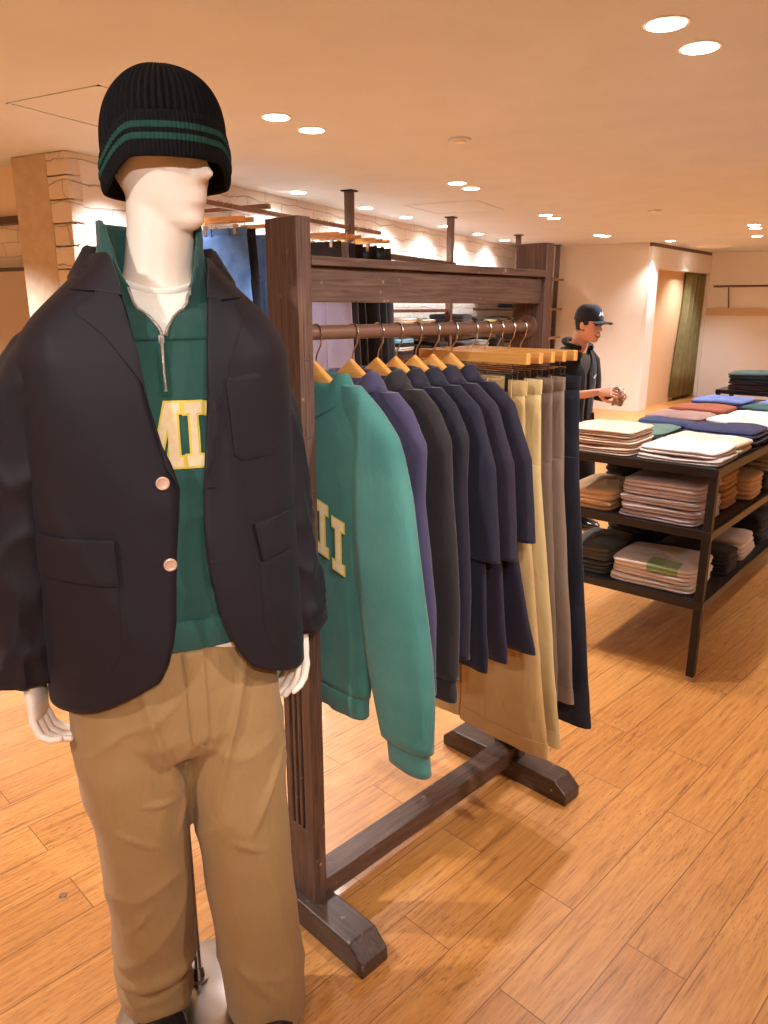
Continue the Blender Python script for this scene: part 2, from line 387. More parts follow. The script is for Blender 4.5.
# far wall: shelf rail and wood band
struct(MB().b2((-1.45, 14.165, 1.38), (6.9, 14.2, 1.50)).build('trim_2', mat('tan_rail_band', (206, 180, 142), 0.6), smooth=False))
t = thing('wall_rail', 'long dark clothes rail on the far white wall', 'rail', (-1.3, 14.2, 1.85))
MB().tube([(0, -.22, 0), (4.5, -.22, 0)], .018).build('bar', M_dark, t)
for x in (.25, 2.2, 4.2):
    MB().tube([(x, 0, -.34), (x-.02, -.22, 0)], .012).build('bracket', M_clip, t)

# ceiling hatches (thin frames), speaker grilles
def hatch(nm, x0, y0, x1, y1):
    w_ = .012; z = CH-.004; b_ = MB()
    b_.b2((x0, y0, z), (x1, y0+w_, CH+.01)).b2((x0, y1-w_, z), (x1, y1, CH+.01)).b2((x0, y0, z), (x0+w_, y1, CH+.01)).b2((x1-w_, y0, z), (x1, y1, CH+.01))
    struct(b_.build(nm, M_ceil, smooth=False))
hatch('trim_3', -3.29, 2.47, -2.69, 3.07)
hatch('trim_4', -3.27, 6.42, -2.57, 7.15)
for x, y, lb in ((-1.764, 4.143, 'small round ceiling sensor between the near downlights'), (-1.323, 7.864, 'small round ceiling speaker further back, right of the sensor')):
    t = thing('ceiling_disc', lb, 'ceiling fitting', (x, y, CH))
    MB().cyl((0, 0, -.012), .06, .011, r2=.065).build('ring', M_ceil, t)
    MB().cyl((0, 0, -.018), .035, .008).build('cover', M_white, t)
t = thing('round_vent', 'large round pale ceiling vent near the fitting room', 'vent', (-1.2, 12.3, CH))
MB().cyl((0, 0, -.03), .34, .029, n=48, r2=.42).build('rim', M_ceil, t)
MB().cyl((0, 0, -.045), .22, .02, n=48, r2=.26).build('diffuser_cone', M_white, t)

# downlights: trim ring, glowing lamp, and the spot that shines out of it
M_lamp = emit('lamp_glow', (255, 244, 226), 14)
def downlight(x, y, label, power, group, size=1.35, tilt=(0, 0), col=(1.0, .97, .98)):
    t = thing('ceiling_downlight', label, 'downlight', (x, y, CH), 0, group)
    rr = []
    for r_, z_ in ((.062, -.004), (.074, -.004), (.076, 0.0), (.060, 0.0)):
        rr.append([V((r_*cos(2*PI*i/32), r_*sin(2*PI*i/32), z_)) for i in range(32)])
    MB().loft(rr+[rr[0]], cap0=False, cap1=False).build('trim_ring', M_white, t)
    MB().cyl((0, 0, -.006), .061, .006).build('lamp', M_lamp, t)
    l = bpy.data.lights.new('spot', 'SPOT'); l.energy = power; l.spot_size = size; l.spot_blend = 0.9; l.shadow_soft_size = .035; l.color = col
    s = bpy.data.objects.new('spot', l); C.objects.link(s); s.parent = t; s.location = (0, 0, -.03)
    s.rotation_euler = (R(tilt[0]), R(tilt[1]), 0)
DW = 60
G1 = 'downlights in pairs over the shop floor'; G2 = 'small downlights washing the brick wall'
def pair(x, y, dy, l1, l2, pw=DW, tilt=(0, 0), size=1.9, dx=0.0):
    downlight(x, y, l1, pw, G1, size, tilt); downlight(x+dx, y+dy, l2, pw, G1, size, tilt)
pair(-.50, 2.87, .30, 'nearest ceiling downlight at the top right, upper of its pair', 'nearest ceiling downlight at the top right, lower of its pair', pw=27, dx=.07)
pair(-2.36, 3.26, .31, 'left downlight of the pair just right of the beanie', 'right downlight of the pair just right of the beanie', pw=95)
pair(-2.36, 5.51, .28, 'left downlight of the pair above the middle of the rack', 'right downlight of the pair above the middle of the rack')
pair(-2.35, 7.75, .30, 'left downlight of the pair above the rack far post', 'right downlight of the pair above the rack far post')
pair(-2.36, 10.12, .18, 'left downlight of the pair above the man in the cap', 'right downlight of the pair above the man in the cap', dx=.04)
pair(-.56, 9.76, .38, 'upper left downlight of the far right cluster', 'upper right downlight of the far right cluster')
downlight(-.596, 11.25, 'lowest downlight of the far right cluster', DW, G1, 1.9)
downlight(-1.683, 11.45, 'lone downlight left of the round ceiling vent', DW, G1, 1.9)
downlight(-1.30, 12.9, 'lone downlight just behind the round ceiling vent', DW, G1, 1.9)
for i, y in enumerate((5.32, 6.41, 7.24, 8.21, 9.26, 10.24)):
    downlight(-3.66, y, ['nearest wall washing downlight left of the first shelf post', 'wall washing downlight just right of the first shelf post', 'wall washing downlight midway between the first two shelf posts', 'wall washing downlight left of the second shelf post top', 'wall washing downlight right of the second shelf post', 'wall washing downlight beside the third shelf post'][i], 30, G2, 2.7)
# bare spots: the shop's unseen lamps, plus some added to brighten the left side
for x, y, k_ in ((-2.36, .6, 1), (-2.36, -1.2, 1.2), (-.06, -.94, .6), (1.0, -1.6, 1), (1.9, 3.0, .45), (2.1, .9, 1), (1.4, 5.4, .8), (-.5, 5.4, 1), (1.4, 7.7, 1), (3.6, 3.1, 1), (3.3, 5.4, 1), (3.3, 9.8, 1), (1.4, 10, 1), (1.5, 12.8, 1), (-4.6, 2.5, 1.6), (-5.4, 1.8, 1.6), (-3.62, 4.3, .3), (-3.62, 3.55, .3), (-4.9, 6.5, .6)):
    l = bpy.data.lights.new('unseen_spot', 'SPOT'); l.energy = DW*1.3*k_; l.spot_size = 1.9; l.spot_blend = .6; l.shadow_soft_size = .035; l.color = (1, .97, .98)
    s = bpy.data.objects.new('unseen_spot', l); C.objects.link(s); s.location = (x, y, CH-.03)

# spots added out of view on the camera side to light mannequin and rack
for (x, y, tx, ty, tz, k_, sz) in ((-1.45, -.30, -.42, 1.35, 1.35, .75, 1.0), (.35, -1.1, -.38, 1.35, 1.2, 1.1, .7), (1.55, .75, .25, 1.85, .95, 1.0, 1.0), (.5, -.1, .2, 1.9, .9, .45, .9)):
    l = bpy.data.lights.new('added_aimed_spot', 'SPOT'); l.energy = DW*k_; l.spot_size = sz; l.spot_blend = .8; l.shadow_soft_size = .05; l.color = (1, .95, .93)
    s = bpy.data.objects.new('added_aimed_spot', l); C.objects.link(s); p0 = rm(x, y, CH-.05); p1 = rm(tx, ty, tz)
    s.location = p0; s.rotation_euler = (p1-p0).to_track_quat('-Z', 'Y').to_euler()

# ================================================================== CLOTHES RACK
RK = rm(-.169, 1.514); RZ = R(90-16.4)     # local x along the rack, y away-left, near post corner at the origin
rack = thing('clothes_rack', 'dark brown wooden clothes rack standing beside the mannequin', 'clothes rack', RK, RZ)
def rl(u, v, z=0): return RK + V((u*cos(RZ)-v*sin(RZ), u*sin(RZ)+v*cos(RZ), z))
def post(u0, u1, front, grooves):
    b_ = MB(); s_ = -1 if front else 1
    ua, ub = (u0+.012, u1) if front else (u0, u1-.012)
    b_.b2((ua, 0, .07), (ub, .10, 1.672))
    fa, fb = (u0, u0+.012) if front else (u1-.012, u1)
    b_.b2((fa, 0, .07), (fb, .10, .27)).b2((fa, 0, 1.10), (fb, .10, 1.672))
    ys = [0, .032, .041, .051, .060, .070, .079, .10]
    for i in range(0, 8, 2): b_.b2((fa, ys[i], .27), (fb, ys[i+1], 1.10))
    return b_
post(0, .036, True, 1).build('post', M_dark, rack, smooth=False, bevel=.0015)
post(.87, .906, False, 1).build('post', M_dark, rack, smooth=False, bevel=.0015)
MB().b2((.036, -.004, 1.582), (.87, .104, 1.600)).build('top_board', M_darkx, rack, smooth=False, bevel=.002)
MB().b2((.036, .012, 1.512), (.87, .034, 1.582)).b2((.036, .066, 1.512), (.87, .088, 1.582)).build('apron', M_darkx, rack, smooth=False, bevel=.002)
MB().tube([(.036, .05, 1.45), (.87, .05, 1.45)], .0155, 20).build('rod', M_rod, rack)
for u in (.040, .866): MB().tube([(u-.004, .05, 1.45), (u+.004, .05, 1.45)], .031, 28).build('rod_flange', M_rod, rack)
for u in (.018, .888):
    prof = [(-.192, 0), (-.192, .035), (-.150, .072), (.265, .072), (.305, .035), (.305, 0)]
    r0 = [V((u-.042, a, b)) for a, b in prof]; r1 = [V((u+.042, a, b)) for a, b in prof]
    fo = MB().loft([r0, r1]).build('foot', M_darky, rack, smooth=False, bevel=.004)
MB().b2((.036, .015, .05), (.87, .085, .105)).build('stretcher', M_darkx, rack, smooth=False, bevel=.003)
for z in (1.24, 1.40, .18): MB().tube([(.018, -.001, z), (.018, .004, z)], .004, 12).build('screw', M_steel, rack)

# hangers -------------------------------------------------------------
def hook_mesh(zb):
    pts = [(0, 0, zb), (0, 0, 1.398), (.004, 0, 1.408), (.016, 0, 1.425)]
    for a in range(-30, 215, 15):
        pts.append((.0200*cos(R(a)), 0, 1.4475+.0200*sin(R(a))))
    return MB().tube(pts, .0018, 8)
def shoulder_hanger(u, label, rot=0.0):
    t = thing('clothes_hanger', label, 'hanger', rl(u, .05), RZ-PI/2+rot, 'wooden hangers on the rack rod')
    rings = []
    n = 24
    for k in range(n+1):
        s_ = -1+2*k/n; a = abs(s_)
        x = .185*s_; z = 1.369 - .62*abs(x) + .02*math.exp(-(x/.02)**2)*0; hh = lerp(.022, .010, a); th = lerp(.008, .014, a**2)
        y = -.003 + .010*a*a
        rings.append([V((x, y+th*spow(cos(2*PI*i/16), .6), z+hh*spow(sin(2*PI*i/16), .6))) for i in range(16)])
    MB().loft(rings).build('yoke', M_hang, t)
    hook_mesh(1.385).build('hook', M_hook, t)
    return t
def clip_hanger(u, label, rot=0.0, zt=1.378, L=.18, cl=.13):
    t = thing('trouser_hanger', label, 'hanger', rl(u, .05), RZ-PI/2+rot, 'wooden clip hangers on the rack rod')
    MB().b2((-L, -.009, zt-.014), (L, .009, zt+.014)).build('bar', M_hang, t, bevel=.003, smooth=False)
    hook_mesh(zt).build('hook', M_hook, t)
    for sx in (-1, 1):
        c = MB().b2((sx*cl-.011, -.013, 1.296), (sx*cl+.011, -.009, 1.340)).b2((sx*cl-.011, .009, 1.296), (sx*cl+.011, .013, 1.340))
        c.b2((sx*cl-.009, -.011, 1.322), (sx*cl+.009, .011, 1.328))
        c.tube([(sx*cl, 0, 1.325), (sx*cl, 0, zt-.012)], .002, 8)
        c.build('clip', M_clip, t, smooth=False)
    MB().tube([(-cl-.02, 0, 1.345), (cl+.02, 0, 1.345)], .002, 8).build('wire', M_hook, t)
    return t

# hung tops -----------------------------------------------------------
def ring2(cx, cy, z, a, b, n, p, seed, amp, tilt=0.0):
    out = []
    for k in range(n):
        c_, s_ = cos(2*PI*k/n), sin(2*PI*k/n)
        x = cx+a*spow(c_, 2/p); y = cy+b*spow(s_, 2/p)
        w_ = amp*.75*(nz(x*9+seed, z*2.2, seed) + .5*nz(x*22+seed, z*4.0, seed+3) + .8*(ridge(x*7+seed, z*4.5-x*4, seed)-.2))
        out.append(V((x, y + w_ + .0*s_, z + tilt*c_*a)))
    return out
def hung_top(u, label, cat, m, body, sleeve, hem, cuffband=True, collar=True, thick=.028, rot=0.0, seed=1.0, name='hanging_top', group=None, yo=0.0, cuffm=None):
    t = thing(name, label, cat, rl(u, .05), RZ-PI/2+rot, group)
    N_ = 72
    ztop_ = body[-1][0]; zs = [hem+(ztop_-hem)*(k/46) for k in range(47)]
    rings = []
    for z in zs:
        a = interp(body, z); s_ = 1-sstep(hem, hem+.5, z)
        bt = thick*lerp(1.0, .85, s_)*(1 if z < 1.27 else lerp(1, .62, (z-1.27)/.09))
        rings.append(ring2(0, yo-.002, z, a, bt, N_, 2.6, seed, .003+.007*s_))
    MB().loft(rings, cap0=False, cap1=False).build('body', m, t, solid=.003)
    # ribbed hem
    if cuffband:
        rr = []
        for z, g in ((hem-.055, -.004), (hem-.05, .0), (hem-.02, .001), (hem-.004, .002), (hem+.004, -.004)):
            a = interp(body, hem)*.96+g
            rr.append(ring2(0, yo-.002, z, a, thick*.9+g, N_*2, 2.6, seed, .012))
        MB().loft(rr, cap0=False, cap1=False).build('hem_band', m, t, solid=.003)
    for sx in (1, -1):
        rr = []; n2 = 40
        for k in range(n2+1):
            z = lerp(sleeve[0][0], sleeve[-1][0], k/n2)
            cx, a, b_, cy = interp([(-q[0], q[1]) for q in sleeve], -z)
            s2 = seed+sx*5
            rr.append(ring2(sx*cx, yo+cy, z, a, b_, 40, 2.3, s2, .003+.003*(k/n2), 0))
        MB().loft(rr, cap0=True, cap1=False).build('sleeve', m, t, solid=.003)
        if cuffband:
            z0 = sleeve[-1][0]; cx, a, b_, cy = sleeve[-1][1]
            rr = [ring2(sx*(cx+.002*j), yo+cy, z0+.006-.016*j, a*(.80 if j else .93), b_*(.80 if j else .9), 60, 2.3, seed+sx*5, .006) for j in range(5)]
            MB().loft(rr, cap0=False, cap1=False).build('cuff', m, t, solid=.004)
    if collar:
        rr = []; cr_, cz_, h = collar
        for k, (zo, ro) in enumerate(((-.012, .0), (h*.3, -.012), (h*.6, -.017), (h*.9, -.018), (h, -.012), (h*.95, -.003), (h*.5, .006), (.0, .016), (-.012, .022))):
            ring = []
            for i in range(48):
                an = 2*PI*i/48; c_, s_ = cos(an), sin(an)
                x = (cr_+.014+ro)*spow(c_, .9); y = yo+(.032+ro*.5)*s_
                front = sstep(0.2, -1, s_)
                side = abs(c_)
                ring.append(V((x, y, cz_+zo*(1-.35*front*(1-side)) - .055*front*(1-side) + .004*nz(x*20, zo*30, seed))))
            rr.append(ring)
        MB().loft(rr, cap0=False, cap1=False).build('collar', m, t, solid=.003)
    return t
GT = 'tops hanging on the rack'
long_s = lambda o1, o2, o3, zc, w=.055, th=.021: [(1.325, (.11, .03, .014, 0)), (1.29, (o1-.095, .065, th*.8, 0)), (1.22, (o1-.070, .078, th, 0)), (1.10, (o2-.085, .080, th+.002, 0)), (.85, (o3-.080, .078, th+.002, 0)), (.70, (o3-.068, .066, th+.002, 0)), (zc, (o3-w, w, th, 0))]
body_sw = [(.60, .19), (.80, .20), (1.1, .21), (1.22, .205), (1.27, .188), (1.30, .155), (1.33, .108), (1.352, .068)]
M_purple = fabric('washed_purple_navy_fleece', (58, 52, 78), (78, 72, 100), nscale=4, contrast=.9)
M_blk = fabric('faded_black_fleece', (34, 30, 32), (50, 45, 46), nscale=4, contrast=.9)
M_nv = [fabric('deep_navy_cloth_%d' % i, c, None, .75, .1, nscale=3) for i, c in enumerate(((30, 27, 38), (29, 28, 42), (38, 32, 46), (34, 30, 44)))]
HU = [.085, .19, .271, .333, .400, .466, .535]
# green sweatshirt, sleeve bulky and nearest to the camera
gs = [(1.345, (.10, .03, .016, 0)), (1.30, (.128, .055, .026, 0)), (1.25, (.155, .075, .028, 0)), (1.21, (.165, .083, .030, 0)), (1.134, (.180, .091, .032, -.002)), (.95, (.208, .094, .034, -.003)), (.80, (.236, .092, .034, -.003)), (.70, (.252, .084, .034, -.002)), (.585, (.268, .070, .030, -.002))]
green = hung_top(HU[0], 'faded green half zip sweatshirt with cream letters, nearest on the rack', 'sweatshirt', M_green,
    [(.64, .155), (.80, .17), (1.1, .19), (1.20, .195), (1.26, .18), (1.30, .155), (1.33, .12), (1.35, .09)], gs, .65, collar=(.082, 1.328, .040), thick=.034, seed=2.2, name='hanging_sweatshirt', group=GT, rot=R(2))
pieces = [
 ('purple navy sweatshirt hanging right behind the green one', 'sweatshirt', M_purple, [(1.12, .225), (.95, .26), (.80, .268)], .655, .68, True, 4.1),
 ('charcoal black sweatshirt hanging behind the purple navy one', 'sweatshirt', M_blk, [(1.12, .235), (.95, .262), (.80, .262)], .665, .66, True, 4.25),
 ('dark navy long sleeved jacket hanging behind the charcoal sweatshirt', 'jacket', M_nv[0], [(1.12, .225), (.95, .245), (.80, .245)], .69, .66, False, 4.4)]
for i, (lb, ct, m_, ww, zc, hem, band, sd) in enumerate(pieces):
    o_ = [w_[1] for w_ in ww]
    hung_top(HU[i+1], lb, ct, m_, body_sw if i < 2 else [(.6, .21), (1.0, .205), (1.22, .20), (1.27, .185), (1.30, .15), (1.33, .105), (1.352, .066)],
             long_s(.215, o_[0], o_[1], zc), hem, band, (.062, 1.340, .026), thick=.023, seed=sd, name='hanging_sweatshirt' if ct == 'sweatshirt' else 'hanging_jacket', group=GT, rot=R(-1))
short_s = lambda o, zc: [(1.325, (.11, .03, .012, 0)), (1.28, (.135, .065, .018, 0)), (1.15, (o-.105, .08, .020, 0)), (zc, (o-.085, .085, .022, 0))]
for i, (lb, o_, zc, hem, hw, m_) in enumerate([
 ('navy wide sleeved shirt hanging behind the dark navy jacket', .275, .925, .635, .255, M_nv[1]),
 ('aubergine navy wide sleeved shirt, second last of the hanging tops', .280, .915, .640, .265, M_nv[2]),
 ('navy wide sleeved shirt, last top before the trousers', .282, .945, .650, .300, M_nv[3])]):
    hung_top(HU[4+i], lb, 'shirt', m_, [(hem, hw), (.9, .235), (1.15, .21), (1.25, .19), (1.30, .15), (1.33, .105), (1.352, .064)],
             short_s(o_, zc), hem, False, (.058, 1.340, .024), thick=.020, seed=4.5+i*.12, name='hanging_shirt', group=GT, rot=R(-1))
hl = ['nearest wooden hanger, half hidden by the rack post, holding the green sweatshirt', 'wooden hanger inside the purple navy sweatshirt', 'wooden hanger inside the charcoal black sweatshirt', 'wooden hanger inside the dark navy long sleeved jacket', 'wooden hanger inside the navy shirt behind the jacket', 'wooden hanger inside the aubergine navy shirt', 'wooden hanger inside the last navy shirt before the trousers']
for u, lb in zip(HU, hl): shoulder_hanger(u, lb, 0)

# letters: slab serif strokes as (x, z) outlines, in units of letter height
def L_I(w=.30, s=.12, bar=.17):
    m_ = w/2
    return [[(0, 0), (w, 0), (w, bar), (m_+s/2+.0, bar), (m_+s/2, 1-bar), (w, 1-bar), (w, 1), (0, 1), (0, 1-bar), (m_-s/2, 1-bar), (m_-s/2, bar), (0, bar)]]
def L_M():
    return [[(0, 0), (.26, 0), (.26, .15), (.21, .15), (.21, .62), (.36, .12), (.44, .12), (.59, .62), (.59, .15), (.54, .15), (.54, 0), (.82, 0), (.82, .15), (.76, .15), (.76, .85), (.82, .85), (.82, 1), (.58, 1), (.41, .48), (.24, 1), (0, 1), (0, .85), (.06, .85), (.06, .15), (0, .15)]]
def grow(poly, g):
    out = []; n = len(poly)
    ar = sum(poly[i][0]*poly[(i+1) % n][1]-poly[(i+1) % n][0]*poly[i][1] for i in range(n))
    sg = 1 if ar > 0 else -1
    for i in range(n):
        p0, p, p1 = V(poly[i-1]), V(poly[i]), V(poly[(i+1) % n])
        d0 = (p-p0).normalized(); d1 = (p1-p).normalized()
        n0 = V((d0.y, -d0.x))*sg; n1 = V((d1.y, -d1.x))*sg; b_ = n0+n1
        if b_.length < .3: b_ = n0
        b_ = b_.normalized(); k = min(2.0, 1/max(.3, b_.dot(n0)))
        out.append((p.x+b_.x*g*k, p.y+b_.y*g*k))
    return out
def letters(seq, H, surf, parent, slope=0.0, off=.0016, shear=0):
    for kind, x0, z0 in seq:
        base = (L_M() if kind == 'M' else L_I())[0]
        poly = [(x0+p[0]*H*.9+shear*p[1]*H, z0+p[1]*H+slope*p[0]*H) for p in base]
        decal([grow(poly, .0035)], surf, off, 'letter_edge', M_yellow, parent, .01)
        decal([poly], surf, off+.0010, 'letter_face', M_cream, parent, .01)
gbody = lambda x, z: -.002-(.034*.95*(1-min(1, abs(x/.185))**2.6)**(1/2.6)) - .004
letters([('I', .040, .985), ('I', .086, .955), ('M', -.060, 1.0)], .115, gbody, green, slope=-.28, off=.006)

# hung trousers -------------------------------------------------------
def hung_pants(u, label, m, seed, rot=0.0, hem=.30, ww=.19, hw=.15, thick=.026, side=None, name='hanging_trousers', zw=1.325, root=None, group='trousers hanging on the rack', crease=True):
    t = root or thing(name, label, 'trousers', rl(u, .05), RZ-PI/2+rot, group)
    M_ = MB(); n = 64
    rings = []
    for k in range(9):
        z = lerp(zw-.035, zw-.30, k/8); a = lerp(ww, ww*1.09, k/8)
        rings.append(ring2(0, 0, z, a, thick*lerp(.45, .9, k/8), n, 3.0, seed, .002+.001*k/8))
    M_.loft(rings, cap0=False, cap1=True)
    for sx in (1, -1):
        rr = []
        z0 = zw-.22
        for k in range(41):
            z = lerp(z0, hem, k/40); s_ = k/40
            out = lerp(ww*1.06, hw*2, s_); inn = lerp(-.004, 0.004, s_)
            cx = (out+inn)/2; a = (out-inn)/2
            ring = ring2(sx*cx, -.004*sx, z, a, thick*lerp(.9, .72, s_), 44, 2.5, seed+sx*7, .003+.008*s_)
            if crease:
                for p in ring:
                    if (p.x-sx*cx) * 1 > a*.96: p.x += .0
            rr.append(ring)
        M_.loft(rr, cap0=True, cap1=False)
    M_.build('legs', m, t, solid=.002)
    rr = [ring2(0, 0, z, ww+g, thick*.45+g, n, 3.0, seed, .002) for z, g in ((zw-.038, .001), (zw-.036, .003), (zw-.002, .003), (zw, .001), (zw-.002, -.001), (zw-.03, -.002))]
    MB().loft(rr, cap0=False, cap1=False).build('waistband', m, t)
    for sx in (-1, -.45, .45, 1):
        MB().b2((sx*ww*.8-.005, -thick*.45-.007, zw-.042), (sx*ww*.8+.005, -thick*.45-.003, zw+.002)).build('belt_loop', m, t, smooth=False)
    # turned hem stitch line
    for sx in (1, -1):
        rr = []
        for z, g in ((hem+.046, .0005), (hem+.046, .0022), (hem+.002, .0022), (hem+.002, .0005)):
            s_ = 1-(z-hem)/(zw-.22-hem)
            out = lerp(ww*1.06, hw*2, s_); inn = lerp(-.004, .004, s_)
            rr.append(ring2(sx*(out+inn)/2, -.004*sx, z, (out-inn)/2+g, thick*lerp(.9, .72, s_)+g+.001, 44, 2.5, seed+sx*7, .003+.008*s_))
        MB().loft(rr, cap0=False, cap1=False).build('hem', m, t)
    return t
M_sand = fabric('sand_cotton', (186, 152, 100), (202, 168, 114), .65, .1, nscale=5)
M_sand2 = fabric('pale_khaki_cotton', (196, 172, 118), (206, 182, 128), .65, .1, nscale=5)
M_taupe = fabric('taupe_cotton', (112, 94, 78), (126, 106, 88), .75, .1)
M_taupe2 = fabric('grey_brown_cotton', (128, 108, 92), (140, 120, 102), .75, .1)
M_indigo = fabric('indigo_denim', (24, 24, 34), (36, 36, 48), .8, .1, nscale=10)
PU = [.617, .673, .728, .783, .838]
for u, lb, m_, sd, hem, ww, hw in zip(PU,
    ['sand khaki wide trousers hanging nearest behind the navy tops', 'pale khaki wide trousers, second pair on the rack', 'taupe trousers hanging behind the two khaki pairs', 'grey brown trousers hanging next to the indigo pair', 'dark indigo trousers hanging last, next to the far post'],
    [M_sand, M_sand2, M_taupe, M_taupe2, M_indigo], [3.3, 5.1, 7.7, 9.2, 12.5], [.315, .32, .42, .40, .31], [.172, .182, .18, .182, .195], [.155, .155, .130, .140, .155]):
    hung_pants(u, lb, m_, sd, 0, hem, ww, hw, .022)
for u, lb in zip(PU, ['wooden clip hanger holding the sand khaki trousers', 'wooden clip hanger holding the pale khaki trousers', 'wooden clip hanger holding the taupe trousers', 'wooden clip hanger holding the grey brown trousers', 'wooden clip hanger holding the dark indigo trousers']):
    clip_hanger(u, lb)
# white lining and red patch inside the last waistband
# ================================================================== FOLDED CLOTHES
def folded(name, label, cat, loc, rotz, w_, d_, h_, nl, m, group=None, seed=0.0, dome=.010, parent_print=None):
    n = 96; rings = []
    if h_ >= .024: nl += 1
    def rr_(inset, z, amp):
        out = []
        for k in range(n):
            c_, s_ = cos(2*PI*k/n), sin(2*PI*k/n)
            x = (w_/2-inset)*spow(c_, .20)*(1-.02*abs(s_)); y = (d_/2-inset)*spow(s_, .20)*(1-.02*abs(c_))
            e = amp*nz(x*9+seed, y*9, z*40+seed)
            zz = z + .009*nz(x*6+seed, y*6+3, seed+z*9)*(z/h_)
            out.append(V((x*(1+e), y*(1+e), zz)))
        return out
    for j in range(nl):
        z0 = h_*j/nl; z1 = h_*(j+1)/nl; sh = .010*nz(j*3.1, seed, 0)
        for q, (ins, tt) in enumerate(((.009, .02), (.002, .22), (.0, .5), (.002, .78), (.009, .98))):
            if j == nl-1 and q == 4: ins = .005
            rings.append(rr_(ins+sh*(j > 0), lerp(z0, z1, tt), .02))
    zt = h_
    for q in range(1, 9):
        f_ = q/8.0
        ring = []
        for p in rings[-1 if q == 1 else -1] if q == 1 else base:
            ring.append(p)
        if q == 1: base = rings[-1]
        cc = V((0, 0, zt))
        ring = [V((b_.x*(1-f_*.98), b_.y*(1-f_*.98), b_.z + dome*(1-(1-f_)**2) + .006*nz(b_.x*(1-f_)*12+seed, b_.y*(1-f_)*12, seed+2) + .004*ridge(b_.x*(1-f_)*9+seed, b_.y*(1-f_)*6, seed))) for b_ in base]
        rings.append(ring)
    t = MB().loft(rings).build(name, m, None, angle=60, loc=loc, rotz=rotz); tag(t, label, cat, group)
    return t

# ================================================================== DISPLAY TABLE
TK = rm(1.28, 2.80); TZ = R(90-12.1)
def tl(u, v, z=0): return TK + V((u*cos(TZ)-v*sin(TZ), u*sin(TZ)+v*cos(TZ), z))
TL, TW = 2.5, .66
table = thing('display_table', 'black steel framed three level display table stacked with folded clothes', 'table', TK, TZ)
for u, v in ((0, 0), (0, TW), (TL, 0), (TL, TW)):
    MB().b2((u-.016, v-.016, .02), (u+.016, v+.016, .885)).build('leg', M_black, table, smooth=False, bevel=.002)
    MB().cyl((u, v, 0), .018, .02, 20).build('foot_pad', M_steel, table)
M_edge = mat('shelf_edge_steel', (60, 56, 56), 0.35, metal=0.6)
M_board = mat('black_shelf_board', (34, 31, 31), 0.5)
for z, th in ((.868, .034), (.616, .034), (.318, .034)):
    MB().b2((.0, .0, z+.008), (TL, TW, z+th-.002)).build('shelf', M_board, table, smooth=False)
    fr_ = MB().b2((-.02, -.02, z), (TL+.02, -.012, z+th)).b2((-.02, TW+.012, z), (TL+.02, TW+.02, z+th)).b2((-.02, -.012, z), (-.012, TW+.012, z+th)).b2((TL+.012, -.012, z), (TL+.02, TW+.012, z+th))
    fr_.build('shelf_frame', M_edge, table, smooth=False, bevel=.001)
ZT, ZM, ZL = .9, .648, .35
F = {}
def printed_tee():
    m = fabric('tee_with_green_print', (222, 208, 200)); N, L = m.node_tree.nodes, m.node_tree.links
    b = N['Principled BSDF']; src = b.inputs['Base Color'].links[0].from_socket
    tc = [x for x in N if x.type == 'TEX_COORD'][0]; sp = N.new('ShaderNodeSeparateXYZ'); L.new(tc.outputs['Object'], sp.inputs[0])
    cy = N.new('ShaderNodeMath'); cy.operation = 'COMPARE'; cy.inputs[1].default_value = -.045; cy.inputs[2].default_value = .065; L.new(sp.outputs['Y'], cy.inputs[0])
    cx = N.new('ShaderNodeMath'); cx.operation = 'LESS_THAN'; cx.inputs[1].default_value = -.075; L.new(sp.outputs['X'], cx.inputs[0])
    mu = N.new('ShaderNodeMath'); mu.operation = 'MULTIPLY'; L.new(cx.outputs[0], mu.inputs[0]); L.new(cy.outputs[0], mu.inputs[1])
    mx = N.new('ShaderNodeMix'); mx.data_type = 'RGBA'; mx.inputs['B'].default_value = lin((158, 186, 140))
    L.new(mu.outputs[0], mx.inputs['Factor']); L.new(src, mx.inputs['A']); L.new(mx.outputs['Result'], b.inputs['Base Color'])
    return m
F[(230, 200, 186)] = printed_tee()
def fab(c, c2=None): 
    if c not in F: F[c] = fabric('cloth_%d_%d_%d' % c, c, c2, .85, .12)
    return F[c]
def stack(items, u, v, z, base_rot=0):
    """items bottom to top: (label, colour, w(u), d(v), h, layers)"""
    for i, (lb, col, w_, d_, h_, nl, cat) in enumerate(items):
        r_ = TZ+R(base_rot)+R(random.uniform(-2.5, 2.5))
        folded({'trousers': 'folded_trousers', 'sweater': 'folded_sweater'}.get(cat, 'folded_shirt'), lb, cat, tl(u+random.uniform(-.006, .006), v+random.uniform(-.006, .006), z), r_, w_, d_, h_, nl, fab(col), 'folded clothes on the display table', random.uniform(0, 50), dome=.004 if i < len(items)-1 else .012)
        z += h_+.006
